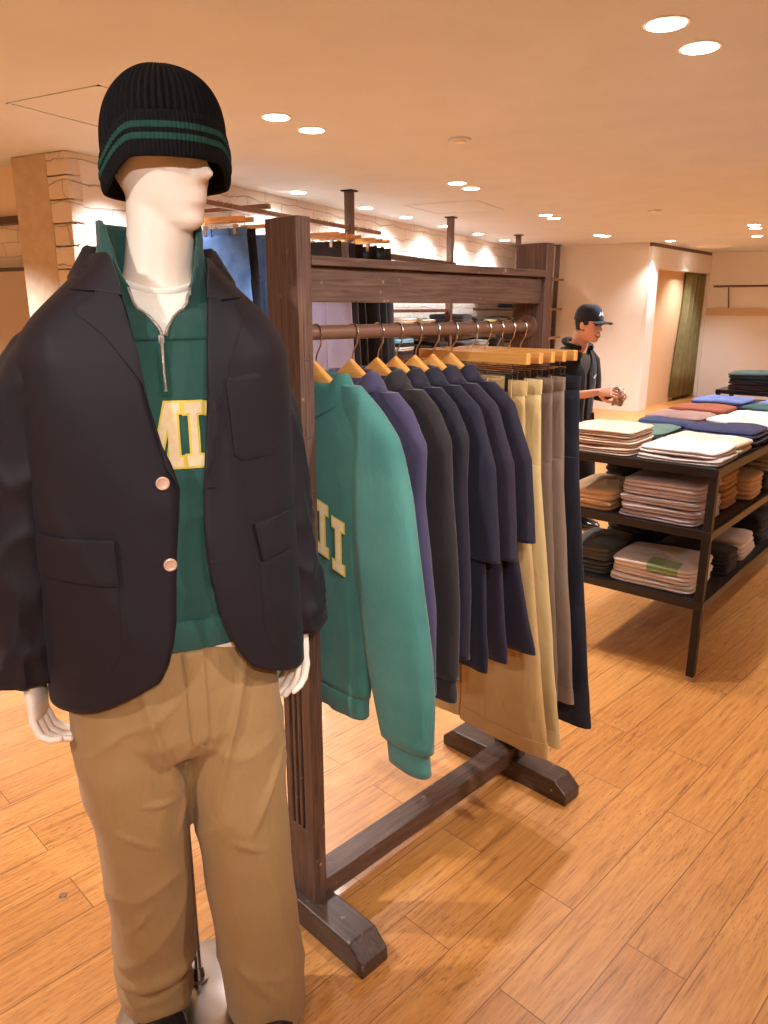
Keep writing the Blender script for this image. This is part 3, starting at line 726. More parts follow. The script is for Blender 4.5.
# top
stack([('cream folded trousers, bottom of the stack at the table end', (206, 180, 160), .30, .30, .030, 2, 'trousers'), ('cream folded trousers, middle of the stack at the table end', (208, 184, 164), .29, .30, .030, 2, 'trousers'), ('cream folded trousers, top of the stack at the table end', (210, 188, 168), .29, .29, .030, 2, 'trousers')], .16, .50, ZT)
stack([('pale grey folded shirt under the off white one on the near table corner', (186, 176, 172), .31, .34, .022, 2, 'shirt'), ('off white folded shirt on top at the near table corner', (212, 204, 200), .29, .32, .024, 1, 'shirt')], .165, .165, ZT)
stack([('pale sage folded shirt, lower one behind the off white shirt', (196, 192, 170), .24, .33, .022, 1, 'shirt'), ('pale sage folded shirt lying on top behind the off white shirt', (206, 204, 182), .23, .32, .022, 1, 'shirt')], .43, .17, ZT)
stack([('navy blue folded sweater, lower of two on the table top', (40, 48, 80), .28, .34, .028, 1, 'sweater'), ('navy blue folded sweater, upper of two on the table top', (52, 58, 92), .27, .33, .030, 1, 'sweater')], .70, .18, ZT)
stack([('grey green folded shirt beneath the teal one behind the cream stack', (88, 108, 98), .30, .28, .022, 1, 'shirt'), ('dusty teal folded shirt behind the cream stack', (100, 128, 120), .30, .28, .026, 1, 'shirt')], .52, .50, ZT)
stack([('crumpled dark blue folded shirt between the teal shirt and the mauve one', (60, 72, 108), .16, .26, .060, 2, 'shirt')], .76, .47, ZT)
stack([('mauve grey folded shirt, lower one in the middle of the table', (146, 116, 112), .26, .30, .030, 2, 'shirt'), ('mauve grey folded shirt, upper one in the middle of the table', (166, 134, 128), .26, .30, .026, 1, 'shirt')], 1.02, .50, ZT)
stack([('white folded shirt beneath another on the right edge of the table', (236, 230, 222), .25, .33, .030, 1, 'shirt'), ('white folded shirt on top at the right edge of the table', (244, 238, 230), .25, .33, .028, 1, 'shirt')], 1.02, .17, ZT)
stack([('white folded shirt further along the right edge of the table', (240, 234, 224), .25, .33, .056, 2, 'shirt')], 1.32, .17, ZT)
stack([('rust brown folded sweater towards the far end of the table', (150, 76, 48), .28, .30, .066, 2, 'sweater')], 1.36, .50, ZT)
stack([('periwinkle blue folded shirt near the far end of the table', (94, 110, 168), .30, .30, .078, 3, 'shirt')], 1.74, .50, ZT)
stack([('dark teal folded sweater near the far end of the table', (48, 86, 84), .26, .32, .070, 2, 'sweater')], 1.60, .17, ZT)
stack([('blue folded shirt in the far right corner of the table', (92, 106, 160), .25, .32, .060, 2, 'shirt')], 1.88, .17, ZT)
# black riser with dark stack
t = thing('riser', 'small black riser standing on the far end of the table', 'riser', tl(2.20, .42, ZT), TZ)
MB().b2((-.16, -.26, .075), (.16, .22, .10)).build('top', M_black, t, smooth=False)
for x in (-.145, .145):
    for y in (-.245, .205): MB().b2((x-.012, y-.012, 0), (x+.012, y+.012, .075)).build('leg', M_black, t, smooth=False)
z = ZT+.101
for i, (lb, col, h_) in enumerate([('dark brown folded sweater, bottom of the stack on the riser', (66, 52, 50), .03), ('charcoal folded sweater, middle of the stack on the riser', (52, 52, 52), .03), ('dark green grey folded sweater on top of the riser stack', (52, 66, 62), .034)]):
    folded('folded_sweater', lb, 'sweater', tl(2.21, .38, z), TZ, .28, .42, h_, 1, fab(col), 'folded clothes on the riser', i*3.3, dome=.003+.008*(i == 2)); z += h_+.005
# middle
stack([('peach folded sweater, lower of two at the left of the middle shelf', (206, 162, 118), .34, .22, .034, 1, 'sweater'), ('peach folded sweater, upper of two at the left of the middle shelf', (218, 180, 138), .33, .22, .050, 1, 'sweater')], .19, .525, ZM)
stack([('lilac grey folded trousers, bottom pair on the middle shelf', (190, 180, 188), .32, .34, .027, 1, 'trousers'), ('lilac grey folded trousers, second from the bottom on the middle shelf', (194, 184, 192), .32, .33, .027, 1, 'trousers'), ('lilac grey folded trousers, third from the bottom on the middle shelf', (194, 184, 190), .31, .34, .027, 1, 'trousers'), ('lilac grey folded trousers, fourth from the bottom on the middle shelf', (196, 186, 194), .31, .33, .027, 1, 'trousers'), ('lilac grey folded trousers on top of the middle shelf stack', (200, 190, 196), .31, .33, .030, 1, 'trousers')], .17, .215, ZM)
stack([('tan folded trousers under the khaki ones behind the lilac stack', (168, 130, 88), .22, .34, .08, 3, 'trousers'), ('khaki folded trousers on top behind the lilac stack', (178, 142, 98), .22, .34, .07, 2, 'trousers')], .46, .22, ZM)
stack([('tan folded shirt seen from the long side of the middle shelf', (196, 166, 140), .22, .30, .11, 4, 'shirt')], .71, .16, ZM)
stack([('black folded shirt beside the tan one on the middle shelf', (30, 26, 28), .16, .30, .075, 2, 'shirt')], .92, .16, ZM)
stack([('cream folded shirts pile further along the middle shelf', (206, 188, 172), .26, .32, .10, 4, 'shirt'), ('beige folded shirt on top further along the middle shelf', (198, 178, 160), .25, .32, .05, 2, 'shirt')], 1.16, .18, ZM)
stack([('dark folded sweater at the back left of the middle shelf', (30, 27, 30), .40, .22, .15, 4, 'sweater')], .62, .53, ZM)
# lower
stack([('grey green folded sweater, lower one at the left of the bottom shelf', (70, 68, 62), .32, .22, .055, 2, 'sweater'), ('grey green folded sweater, upper one at the left of the bottom shelf', (84, 82, 74), .31, .21, .060, 2, 'sweater')], .19, .525, ZL)
stack([('cream pink printed tee, bottom of the stack on the lowest shelf', (218, 204, 196), .32, .36, .030, 1, 'shirt'), ('cream pink printed tee, second in the stack on the lowest shelf', (220, 206, 198), .31, .35, .030, 1, 'shirt'), ('cream pink tee with pale green print on top of the lowest shelf stack', (230, 200, 186), .31, .35, .034, 1, 'shirt')], .18, .225, ZL)
stack([('dark patterned folded shirt beside the table leg on the lowest shelf', (44, 38, 40), .18, .32, .10, 5, 'shirt')], .46, .17, ZL)
stack([('grey cream folded tee, lower one along the lowest shelf long side', (196, 176, 162), .26, .32, .045, 2, 'shirt'), ('grey cream folded tee, upper one along the lowest shelf long side', (206, 186, 172), .25, .32, .045, 1, 'shirt')], .74, .18, ZL)
stack([('black folded shirts pile beyond the grey cream tees', (26, 24, 26), .30, .34, .14, 4, 'shirt')], 1.1, .18, ZL)
stack([('dark folded sweater at the back left of the lowest shelf', (36, 34, 36), .36, .24, .13, 3, 'sweater')], .62, .50, ZL)

# ================================================================== WALL SHELVING
SX = -3.25
shelf = thing('wall_shelving', 'dark post shelving unit along the white brick wall', 'shelving', (SX, 5.43, 0), 0)
PY = [0, 2.02, 4.18, 6.0]
for y in PY:
    p_ = MB().b2((-.03, y-.03, 0), (.03, y+.03, CH-.002)).build('post', M_dark, shelf, smooth=False, bevel=.002)
    MB().b2((-.05, y-.05, CH-.012), (.05, y+.05, CH-.001)).build('cap_plate', M_black, p_, smooth=False)
MB().b2((-.02, -1.75, 2.105), (.02, .50, 2.135)).build('hanging_bar', M_rod, shelf, smooth=False, bevel=.002)
MB().b2((-.64, -1.16, 2.14), (.06, -1.12, 2.17)).build('cross_arm', M_rod, shelf, smooth=False, bevel=.002)
MB().b2((-.02, 0.03, 1.915), (.02, 2.15, 1.965)).build('hanging_bar', M_darky, shelf, smooth=False, bevel=.002)
M_shelfw = wood('shelf_wood', (104, 70, 50), (140, 98, 72), .5, 'Y')
boards = [(.66, 2.0, 1.49), (.66, 2.0, 1.28), (.66, 2.0, 1.04), (.66, 2.0, .7), (2.04, 4.15, 1.30), (2.04, 4.15, 1.62), (2.04, 4.15, 1.0), (2.04, 4.15, .6), (4.2, 5.98, 1.92), (4.2, 5.98, 1.50), (4.2, 5.98, 1.09), (4.2, 5.98, .7)]
for y0, y1, z in boards:
    MB().b2((-.60, y0, z-.03), (.12 if y0 > 4 else .0, y1, z)).build('shelf_board', M_shelfw, shelf, smooth=False, bevel=.002)
# folded piles on the shelving, each a garment
def wf(y, z, col, lb, h=.05, nl=2, w_=.42, x=-.14, d=.30, cat='shirt'):
    folded('folded_shirt' if cat == 'shirt' else 'folded_sweater', lb, cat, (SX+x, 5.43+y, z+.001), 0, w_, d, h, nl, fab(col), 'folded clothes on the wall shelving', random.uniform(0, 40), dome=.006)
GW = 'on the wall shelving'
wf(1.0, 1.28, (226, 216, 204), 'white folded shirt with dark line print, lower one seen above the rack rod', .06)
wf(1.0, 1.346, (236, 226, 214), 'white folded shirt with dark line print, upper one seen above the rack rod', .06)
wf(1.42, 1.28, (60, 56, 60), 'dark folded shirt to the right of the white printed shirts', .05)
wf(1.42, 1.336, (214, 208, 200), 'white and black folded shirt right of the white printed shirts', .05)
for i, (c, lb) in enumerate([((60, 44, 40), 'brown folded shirt, bottom of the striped pile under the rod'), ((34, 30, 32), 'black folded shirt in the striped pile under the rod'), ((190, 186, 184), 'grey folded shirt in the striped pile under the rod'), ((30, 30, 36), 'dark folded shirt just below the light blue one'), ((126, 178, 212), 'light blue folded shirt on top of the striped pile')]):
    wf(.94, 1.04+i*.036, c, lb, .032, 1)
wf(1.35, 1.04, (26, 25, 28), 'black folded sweater pile right of the striped pile, lower', .10, 3, cat='sweater')
wf(1.75, 1.04, (28, 28, 30), 'black folded sweater pile next to the second shelf post', .12, 3, cat='sweater')
for i, (y, c, lb, h) in enumerate([(2.4, (48, 46, 48), 'charcoal folded sweater seen between the rod and beam', .13), (2.8, (34, 34, 38), 'black folded sweater beside the charcoal one', .10), (3.2, (176, 190, 132), 'lime and white folded shirt on the shelving behind the rack', .07), (3.6, (92, 92, 92), 'grey folded shirt near the rack far post', .08), (3.95, (60, 60, 64), 'dark grey folded shirt beside the third shelf post', .09)]):
    wf(y, 1.30, c, lb, h, 2)
for i, (y, c, lb) in enumerate([(2.45, (60, 60, 62), 'dark grey folded shirt low behind the rack'), (2.95, (120, 118, 116), 'mid grey folded shirt low behind the rack'), (3.5, (30, 30, 32), 'black folded shirt low behind the rack')]):
    wf(y, 1.0, c, lb, .14, 4)
for y, z, c, lb, h in [(4.75, 1.50, (26, 30, 40), 'dark navy folded shirt on the back shelf above the cap', .06), (4.75, 1.565, (120, 150, 176), 'pale blue folded shirt on top of the back shelf pile', .05), (5.35, 1.50, (24, 30, 38), 'black folded shirt at the end of the back shelf above the cap', .13), (4.7, 1.09, (150, 146, 144), 'grey folded shirt on the back shelf level with the cap', .07), (5.3, 1.09, (24, 22, 26), 'black crumpled shirt on the back shelf level with the cap', .12)]:
    wf(y, z, c, lb, h, 2, w_=.50, x=-.16, d=.36)

# hangers and trousers on the upper bar (seen beside the post and through the rack)
M_jean = fabric('blue_denim', (50, 86, 146), (98, 138, 192), .85, .1, nscale=9, contrast=.8)
M_lil = fabric('lilac_grey_cotton', (146, 142, 168), (160, 156, 182), .8, .1)
M_char = fabric('charcoal_wool', (52, 48, 50), (62, 58, 60), .85, .1)
M_blkp = fabric('black_wool', (24, 21, 25), (32, 29, 33), .85, .1)
def wall_hang(y, m, lb, hlb, hem, ww, hw, sd):
    # local frame of hung_pants: x lateral; bar runs along room Y, garments face the camera side (-Y)
    zsh = .655
    root = thing('hanging_trousers', lb, 'trousers', (SX, y, zsh), 0, 'trousers hanging on the wall bar')
    hung_pants(0, lb, m, sd, 0, hem-zsh, ww, hw, .018, root=root)
    t = thing('trouser_hanger', hlb, 'hanger', (SX, y, zsh), 0, 'wooden clip hangers on the wall bar')
    MB().b2((-.19, -.009, 1.364), (.19, .009, 1.392)).build('bar', M_hang, t, smooth=False, bevel=.002)
    MB().tube([(0, 0, 1.385), (0, 0, 1.41), (.012, 0, 1.43)]+[(.03*cos(R(a)), 0, 1.462+.03*sin(R(a))) for a in range(-40, 200, 20)], .002, 6).build('hook', M_hook, t)
    for sx in (-1, 1): MB().b2((sx*.12-.012, -.013, 1.285), (sx*.12+.012, .013, 1.345)).tube([(sx*.12, 0, 1.34), (sx*.12, 0, 1.37)], .002, 6).build('clip', M_hook, t, smooth=False)
wl = [(3.95, M_indigo, 'dark blue jeans on the wall bar, behind the light jeans'), (3.86, M_jean, 'light blue jeans with tied waist hanging beside the mannequin collar'), (4.30, M_jean, 'blue jeans half hidden by the rack near post'),
      (5.07, M_lil, 'lilac grey trousers hanging on the wall bar, left of the dark ones'), (4.97, M_char, 'short charcoal shorts hanging just before the lilac grey trousers on the wall bar'), (5.17, M_char, 'second charcoal trousers on the wall bar'), (5.29, M_blkp, 'black trousers in the middle of the dark row on the wall bar'), (5.52, M_blkp, 'black trousers third from the right on the wall bar'), (5.64, M_blkp, 'black trousers second from the right on the wall bar'), (5.76, M_char, 'last charcoal trousers on the wall bar, past the first shelf post')]
for i, (y, m_, lb) in enumerate(wl):
    wall_hang(y, m_, lb, 'hanger holding ' + lb, 1.66 if 'shorts' in lb else .92, .20, .11 if 'shorts' in lb else .13, 20+i*1.7)

# framed mirror at the far left
t = thing('wall_mirror', 'mirror in a dark frame against the white tiled wall at the left', 'mirror', (-4.9, 3.47, 0), 0)
MB().b2((-.5, -.02, .3), (.47, .0, 1.74)).build('mirror_glass', mat('mirror', (225, 215, 200), .05, metal=1.0), t, smooth=False)
MB().b2((.47, -.04, .26), (.52, .02, 1.765)).b2((-.55, -.04, 1.74), (.47, .02, 1.765)).b2((-.55, -.04, .26), (-.5, .02, 1.74)).b2((-.5, -.04, .26), (.47, .02, .3)).build('frame', M_clip, t, smooth=False, bevel=.002)
# small metal floor socket
o = MB().cyl((0, 0, 0), .011, .003, 20, .009).build('floor_stud', M_steel, loc=rm(-.85, 1.62)); tag(o, 'small round metal stud set in the floor left of the mannequin', 'floor stud')

# ================================================================== BODIES
def head_mesh(M, feat=1.0, human=False):
    """head about 0.24 m tall: chin at z=0, crown at z=.245, face towards -Y"""
    Wt = [(0, .022), (.012, .038), (.045, .054), (.085, .065), (.13, .072), (.18, .073), (.215, .060), (.235, .036), (.245, .006)]
    Ft = [(0, .070), (.012, .082), (.045, .086), (.085, .088), (.13, .090), (.18, .088), (.215, .068), (.235, .040), (.245, .006)]
    Bt = [(0, -.02), (.012, .0), (.045, .045), (.085, .075), (.13, .098), (.18, .100), (.215, .080), (.235, .045), (.245, .006)]
    n = 72; rings = []
    for k in range(65):
        z = .245*k/64
        w_, f_, b_ = interp(Wt, z), interp(Ft, z), interp(Bt, z)
        ring = []
        for i in range(n):
            a = 2*PI*i/n; c_, s_ = cos(a), sin(a)      # a=0 -> +x, front is -y (s<0)
            x = w_*spow(c_, .92)
            cy = 0 if b_ > 0 else -b_
            y = s_*(f_ if s_ < 0 else max(b_, .02))
            if s_ < 0:
                g = lambda cx, sx, cz, sz: math.exp(-((abs(x)-cx)/sx)**2-((z-cz)/sz)**2)
                nose = .024*feat*math.exp(-(x/.0105)**2)*(sstep(.072, .082, z)*(1-sstep(.086, .135, z)))
                nose += .010*feat*math.exp(-(x/.018)**2-((z-.082)/.009)**2)
                y -= nose
                y += .011*feat*g(.032, .015, .120, .013)           # eye hollows
                y -= .004*feat*g(.030, .022, .138, .010)           # brow
                y -= .007*feat*math.exp(-(x/.020)**2-((z-.056)/.0055)**2) + .007*feat*math.exp(-(x/.017)**2-((z-.044)/.006)**2)
                y += .005*feat*math.exp(-(x/.020)**2-((z-.0505)/.002)**2)
                y += .004*feat*math.exp(-(x/.022)**2-((z-.032)/.006)**2)
                y -= .005*feat*math.exp(-(x/.018)**2-((z-.012)/.012)**2)
                y -= .004*feat*g(.045, .014, .085, .02)
            ring.append(M @ V((x, y, z)))
        rings.append(ring)
    return MB().loft(rings)
def hand_mesh(wrist, d, n_, side, curl=(.35, .5, .35), thumb=.5, scale=1.0, spread=1.0, fist=0):
    """wrist point, finger direction d, n_ the way the palm faces, side=+1/-1 flips the thumb"""
    d = V(d).normalized(); n_ = (V(n_)-d*V(n_).dot(d)).normalized(); t = d.cross(n_)*side
    P = lambda a, b, c: V(wrist) + (d*a + t*b + n_*c)*scale
    m = MB()
    rings = []
    for a, w_, h_, c in ((-.05, .024, .019, 0), (-.02, .024, .018, 0), (.0, .026, .016, 0), (.03, .036, .015, .001), (.06, .041, .0145, .003), (.085, .040, .012, .004), (.093, .034, .008, .005)):
        rings.append([P(a, w_*spow(cos(2*PI*i/20), .85), c+h_*spow(sin(2*PI*i/20), .85)) for i in range(20)])
    m.loft(rings)
    for j, (b, L_, r_) in enumerate(((.031, .072, .0085), (.0105, .080, .0088), (-.0105, .075, .0083), (-.031, .060, .0075))):
        p = (.070, b, .003); ang = .04; pts = [P(*p)]; a_, c_ = p[0], p[2]; bb = b
        seg = (.022, L_*.46, L_*.30, L_*.26)
        an = 0
        for q, s_ in enumerate(seg):
            if q: an += curl[q-1]*(1+.12*j)
            a_ += cos(an)*s_; c_ += sin(an)*s_; bb += b*.10*spread*(q < 3)
            pts.append(P(a_, bb, c_))
        m.tube(pts, [r_*scale, r_*1.02*scale, r_*.98*scale, r_*.9*scale, r_*.78*scale], 10, round_end=True)
    pts = [P(.012, .022, .004), P(.040, .046+.006*thumb, .014+.01*thumb), P(.068, .054+.004*thumb, .022+.018*thumb), P(.092, .050, .030+.024*thumb)]
    m.tube(pts, [.014*scale, .0125*scale, .0105*scale, .0088*scale], 10, round_end=True)
    return m

# ------------------------------------------------------------------ MANNEQUIN
MP = rm(-.388, 1.345); MZ = R(23+28.4)
man = thing('mannequin', 'ivory shop mannequin in black beanie, navy blazer, green half zip and khaki trousers', 'mannequin', MP, MZ)
HR = Matrix.Translation((.012, .012, 1.627)) @ Matrix.Rotation(R(40), 4, 'Z')
core = head_mesh(HR)
core.tube([(-.008, .03, 1.42), (-.004, .028, 1.50), (.002, .022, 1.57), (.010, .018, 1.63), (.012, .016, 1.70)], [.085, .066, .058, .057, .056], 28)
tor = [(.86, .15, .10), (.95, .155, .10), (1.05, .13, .09), (1.2, .15, .105), (1.35, .17, .11), (1.44, .175, .10), (1.49, .14, .08), (1.53, .08, .065)]
core.loft([sellipse(-.012, .015, z, a, b, 32, 2.2) for z, a, b in tor])
for sx in (-1, 1):
    hx = {-1: -.10, 1: .08}[sx]
    ft = {-1: (-.125, .0), 1: (.085, -.10)}[sx]
    core.tube([(hx, .01, .92), (lerp(hx, ft[0], .5), lerp(.01, ft[1], .5)-.01, .50), (ft[0], ft[1]+.03, .08)], [.085, .056, .036], 20)
    core.tube([(sx*.145-.02, .015, 1.42), (sx*.215-.02, .02, 1.15), (sx*.262-(.010 if sx < 0 else .050), -.005, .878 if sx < 0 else .895)], [.052, .040, .027], 18, round_end=True)
body = fuse(core, .0045, 5)
for sx in (-1, 1):
    hm = hand_mesh((sx*.268-(.012 if sx < 0 else .050), -.010, .875 if sx < 0 else .890), (sx*.02, -.10, -1), (-sx, -.25, 0), sx*1.0, curl=(.30, .55, .35) if sx < 0 else (.25, .35, .2), thumb=.4, scale=1.05)
    hf = fuse(hm, .0021, 5)
    body.add(hf.v, hf.f)
body.build('body', M_skin, man, angle=70)
# base: round steel plate, pole, flange
bs = MB(); rr = []
for r_, z_ in ((.20, .0), (.203, .004), (.203, .010), (.196, .016), (.02, .018)):
    rr.append([V((-.02+r_*cos(2*PI*i/96), -.07+r_*sin(2*PI*i/96), z_)) for i in range(96)])
bs.loft(rr); bs.build('base_plate', M_steel, man)
MB().cyl((-.03, .023, .017), .021, .006, 32).cyl((-.03, .023, .022), .014, .03, 24, r2=.011).tube([(-.03, .023, .03), (-.03, .023, .95)], .0075, 16).build('pole', M_steel, man)
# shoes
def shoe(x, y, ang):
    m_ = MB(); rr = []
    for k in range(20):
        s_ = k/19; a = lerp(-.09, .185, s_)
        w_ = interp([(0, .020), (.15, .033), (.4, .033), (.7, .046), (.88, .040), (1, .010)], s_)
        h_ = interp([(0, .055), (.1, .075), (.35, .085), (.55, .066), (.8, .045), (.95, .032), (1, .012)], s_)
        rr.append([V((w_*cos(2*PI*i/24), -a, .020+max(-.0, h_/2+h_/2*sin(2*PI*i/24)))) for i in range(24)])
    m_.loft(rr)
    o = m_.build('shoe', M_shoe, man, loc=(x, y, 0), rotz=ang)
    s2 = MB()
    out = []
    for i in range(40):
        a = 2*PI*i/40; yy = -.048+.142*sin(a); w_ = .049*abs(cos(a))**.75
        if yy > -.02: w_ *= .80
        out.append((math.copysign(w_, cos(a)), yy))
    s2.loft([[V((p[0], p[1], .017)) for p in out], [V((p[0], p[1], .034)) for p in out]])
    s2.build('sole', M_shoe, o, smooth=False, bevel=.003)
shoe(-.125, -.005, R(4)); shoe(.090, -.115, R(-2))

# trousers
tr = MB()
hip = [(1.0, .165, .105), (.95, .175, .115), (.88, .190, .128), (.80, .197, .135), (.72, .200, .135), (.68, .19, .12), (.66, .17, .09)]
tr.loft([sellipse(-.028, .0, z, a, b, 48, 2.3) for z, a, b in reversed(hip)])
LEG = {-1: [(.80, (-.130, .0, .098, .118)), (.66, (-.128, -.005, .104, .118)), (.50, (-.118, -.008, .092, .108)), (.30, (-.118, -.008, .082, .100)), (.12, (-.124, .0, .077, .095)), (.06, (-.124, .0, .072, .094))],
       1: [(.80, (.072, .0, .098, .118)), (.66, (.074, -.015, .103, .118)), (.50, (.077, -.040, .095, .112)), (.30, (.084, -.075, .088, .104)), (.12, (.094, -.100, .086, .098)), (.035, (.096, -.105, .084, .098))]}
for sx in (-1, 1):
    tab = [(q[0], q[1]) for q in reversed(LEG[sx])]
    rr = []
    for k in range(60):
        z = lerp(tab[0][0], tab[-1][0], k/59); cx, cy, a, b = interp(tab, z)
        rr.append(sellipse(cx, cy, z, a, b, 48, 2.25))
    tr.loft(rr)
def tr_fn(p, n):
    q = V(p)
    side = -1 if p.x < -.02 else 1
    d = .0
    # soft long folds, break creases at knee and hem
    d += .003*nz(p.x*7+3, p.y*7, p.z*2.2) + .0012*nz(p.x*25, p.y*25, p.z*14)
    zz = p.z
    fold = 1-abs(noise.noise(V((p.x*6+p.z*3.0*side, p.y*5, p.z*5.5+7*side))))
    d += .0055*(fold**8)*(1-.4*sstep(.5, .9, zz))
    if side < 0:
        zc = .135+.02*(p.x+.12)/.08*.6
        d -= .012*math.exp(-((zz-zc)/.010)**2)*sstep(.06, -.06, p.y)
        d += .010*math.exp(-((zz-zc-.028)/.018)**2)*sstep(.06, -.06, p.y)
        d += .006*math.exp(-((zz-.075)/.02)**2)
    # drag folds from the crotch
    if p.y < .03:
        for (x0, z0, x1, z1, a_, wd) in ((-.105, .86, -.045, .56, .011, .011), (.09, .86, .012, .56, .010, .011), (.165, .66, .075, .50, .010, .010), (-.02, .62, -.06, .50, .008, .010), (-.12, .60, -.055, .585, .006, .008), (.10, .46, .04, .49, .006, .008), (-.175, .55, -.10, .50, .005, .009), (-.17, .30, -.12, .36, .005, .01), (.03, .22, .10, .12, .007, .012)):
            ax, az = x1-x0, z1-z0; L2 = ax*ax+az*az
            t_ = max(0, min(1, ((p.x-x0)*ax+(p.z-z0)*az)/L2)); dd = math.hypot(p.x-x0-ax*t_, p.z-z0-az*t_)
            d += .95*a_*math.exp(-(dd/wd/.70)**2)*sin(PI*min(1, max(0, .08+.84*t_)))
    return q+n*d
ts = fuse(tr, .006, 8, tr_fn)
trous = ts.build('trousers', M_khaki, man, angle=80)
def tr_surf(x, z):
    tab = [(q[0], q[1]) for q in reversed(LEG[-1 if x < -.02 else 1])]
    if z > .70:
        a, b = interp([(h[0], (h[1], h[2])) for h in reversed(hip)], z)[0:2]
        return 0-b*(1-min(.98, abs((x+.028)/a))**2.3)**(1/2.3)
    cx, cy, a, b = interp(tab, z)
    return cy-b*(1-min(.98, abs((x-cx)/a))**2.25)**(1/2.25)
# fly stitching, slant pockets
decal([[(-.028, .90), (.010, .90), (.008, .72), (-.004, .69), (-.022, .685)]], tr_surf, .004, 'fly', M_khaki, trous, solid=.002)

# sweater
SW = [(.905, .195, .118), (1.0, .205, .122), (1.2, .212, .124), (1.35, .212, .122), (1.42, .20, .115), (1.47, .175, .108), (1.51, .14, .098), (1.55, .098, .086), (1.575, .078, .078)]
SWc = (-.015, .0)
def sw_disp(x, z, s_=1): return .004*nz(x*11, 2.2, z*6)+.006*(1-abs(nz(x*7+4, .5, z*9)))**5*(1-sstep(1.25, 1.4, z))
def sw_surf(x, z):
    a, b = interp([(q[0], (q[1], q[2])) for q in SW], z)
    return SWc[1]-b*(1-min(.97, abs((x-SWc[0])/a))**2.3)**(1/2.3) - sw_disp(x, z)
rr = []
for k in range(90):
    z = lerp(.915, 1.458, k/89); a, b = interp([(q[0], (q[1], q[2])) for q in SW], z)
    ring = sellipse(SWc[0], SWc[1], z, a, b, 96, 2.3)
    for p in ring:
        if p.y < 0: p.y -= sw_disp(p.x, z)
    rr.append(ring)
sweat = None
swm = MB(); n_ = 96
# the V of the half zip is left open: drop front faces above the slider
ringsN = rr
verts = [p for r_ in ringsN for p in r_]; faces = []
zbot, ztop = 1.455, 1.50
for j in range(len(ringsN)-1):
    for i in range(n_):
        a = j*n_+i; b = j*n_+(i+1) % n_
        pc = (verts[a]+verts[b+n_])/2
        faces.append((a, b, b+n_, a+n_))
swm.add(verts, faces)
sweat = swm.build('pullover', M_greenm, man, solid=.004, soff=-1)
# shoulder yoke and standing collar as one open sheet round the neck
def yoke_pt(s_, t_):
    """s_ 0..1 from the image-left front edge round the back to the image-right front edge; t_ 0 shoulder seam .. 1 collar top"""
    op = .015+.62*sstep(.02, 1, t_)
    an = lerp(-PI/2-op, -PI/2-2*PI+op, s_)
    fr_ = sstep(.25, 1, -sin(an))          # 1 at the front
    T = (0, .15, .3, .45, .6, .8, 1)
    z = interp(list(zip(T, (1.450, 1.475, 1.505, 1.535, 1.560, 1.600, 1.640))), t_)
    a_ = interp(list(zip(T, (.186, .174, .142, .110, .092, .082, .080))), t_)
    b_ = interp(list(zip(T, (.1125, .109, .099, .090, .083, .078, .077))), t_)
    drop = fr_*interp(list(zip(T, (0, .004, .018, .040, .062, .092, .128))), t_)
    z -= drop
    x = -.010-.005*(1-t_)+a_*cos(an); y = .012*sstep(0, .5, t_)+b_*sin(an)*(1+.26*fr_*sstep(.3, 1, t_))
    wr = .003*nz(an*3, t_*5, 2)*(1-fr_)+.004*(1-abs(nz(an*6, t_*3, 5)))**3*sstep(.4, .8, t_)
    return V((x, y, z))+V((cos(an), sin(an), 0))*wr
M_ = MB(); M_.loft([[yoke_pt(i/90, t_/24) for i in range(91)] for t_ in range(25)], closed=False)
M_.build('collar', M_greenm, sweat, solid=.006)
for s_ in (0.0, 1.0):
    MB().tube([yoke_pt(s_, .05+.95*k/20)+V((0, -.004, 0)) for k in range(21)], .0028, 8).build('zip_teeth', M_zip, sweat)
MB().tube([V((-.020, sw_surf(-.020, z)-.003, z)) for z in (1.368, 1.38, 1.40, 1.42, 1.44, 1.456)], .0026, 8).build('zip_teeth', M_zip, sweat)
decal([[(-.0285, 1.360), (-.0115, 1.360), (-.0115, 1.455), (-.0285, 1.455)]], sw_surf, .0025, 'zip_tape', fabric('zip_tape', (22, 66, 56)), sweat, solid=.001)
MB().box((-.020, sw_surf(-.020, 1.44)-.006, 1.452), (.009, .004, .014)).box((-.020, sw_surf(-.020, 1.43)-.008, 1.434), (.005, .002, .022)).build('zip_slider', M_zip, sweat, smooth=False, bevel=.001)
# hem rib
rr = []
for k, (z, g) in enumerate(((.862+.04, -.004), (.905, .001), (.93, .002), (.955, .001), (.960, -.003))):
    a, b = interp([(q[0], (q[1], q[2])) for q in SW], max(z, .905)); rr.append(sellipse(SWc[0], SWc[1]-.004, z, a+g, b+g+.004, 160, 2.3))
MB().loft(rr, cap0=False, cap1=False).build('hem_rib', M_greenm, sweat, solid=.003)
letters([('M', -.080, 1.243), ('I', .0065, 1.241), ('I', .043, 1.239)], .108, sw_surf, sweat, slope=-.02, off=.002)
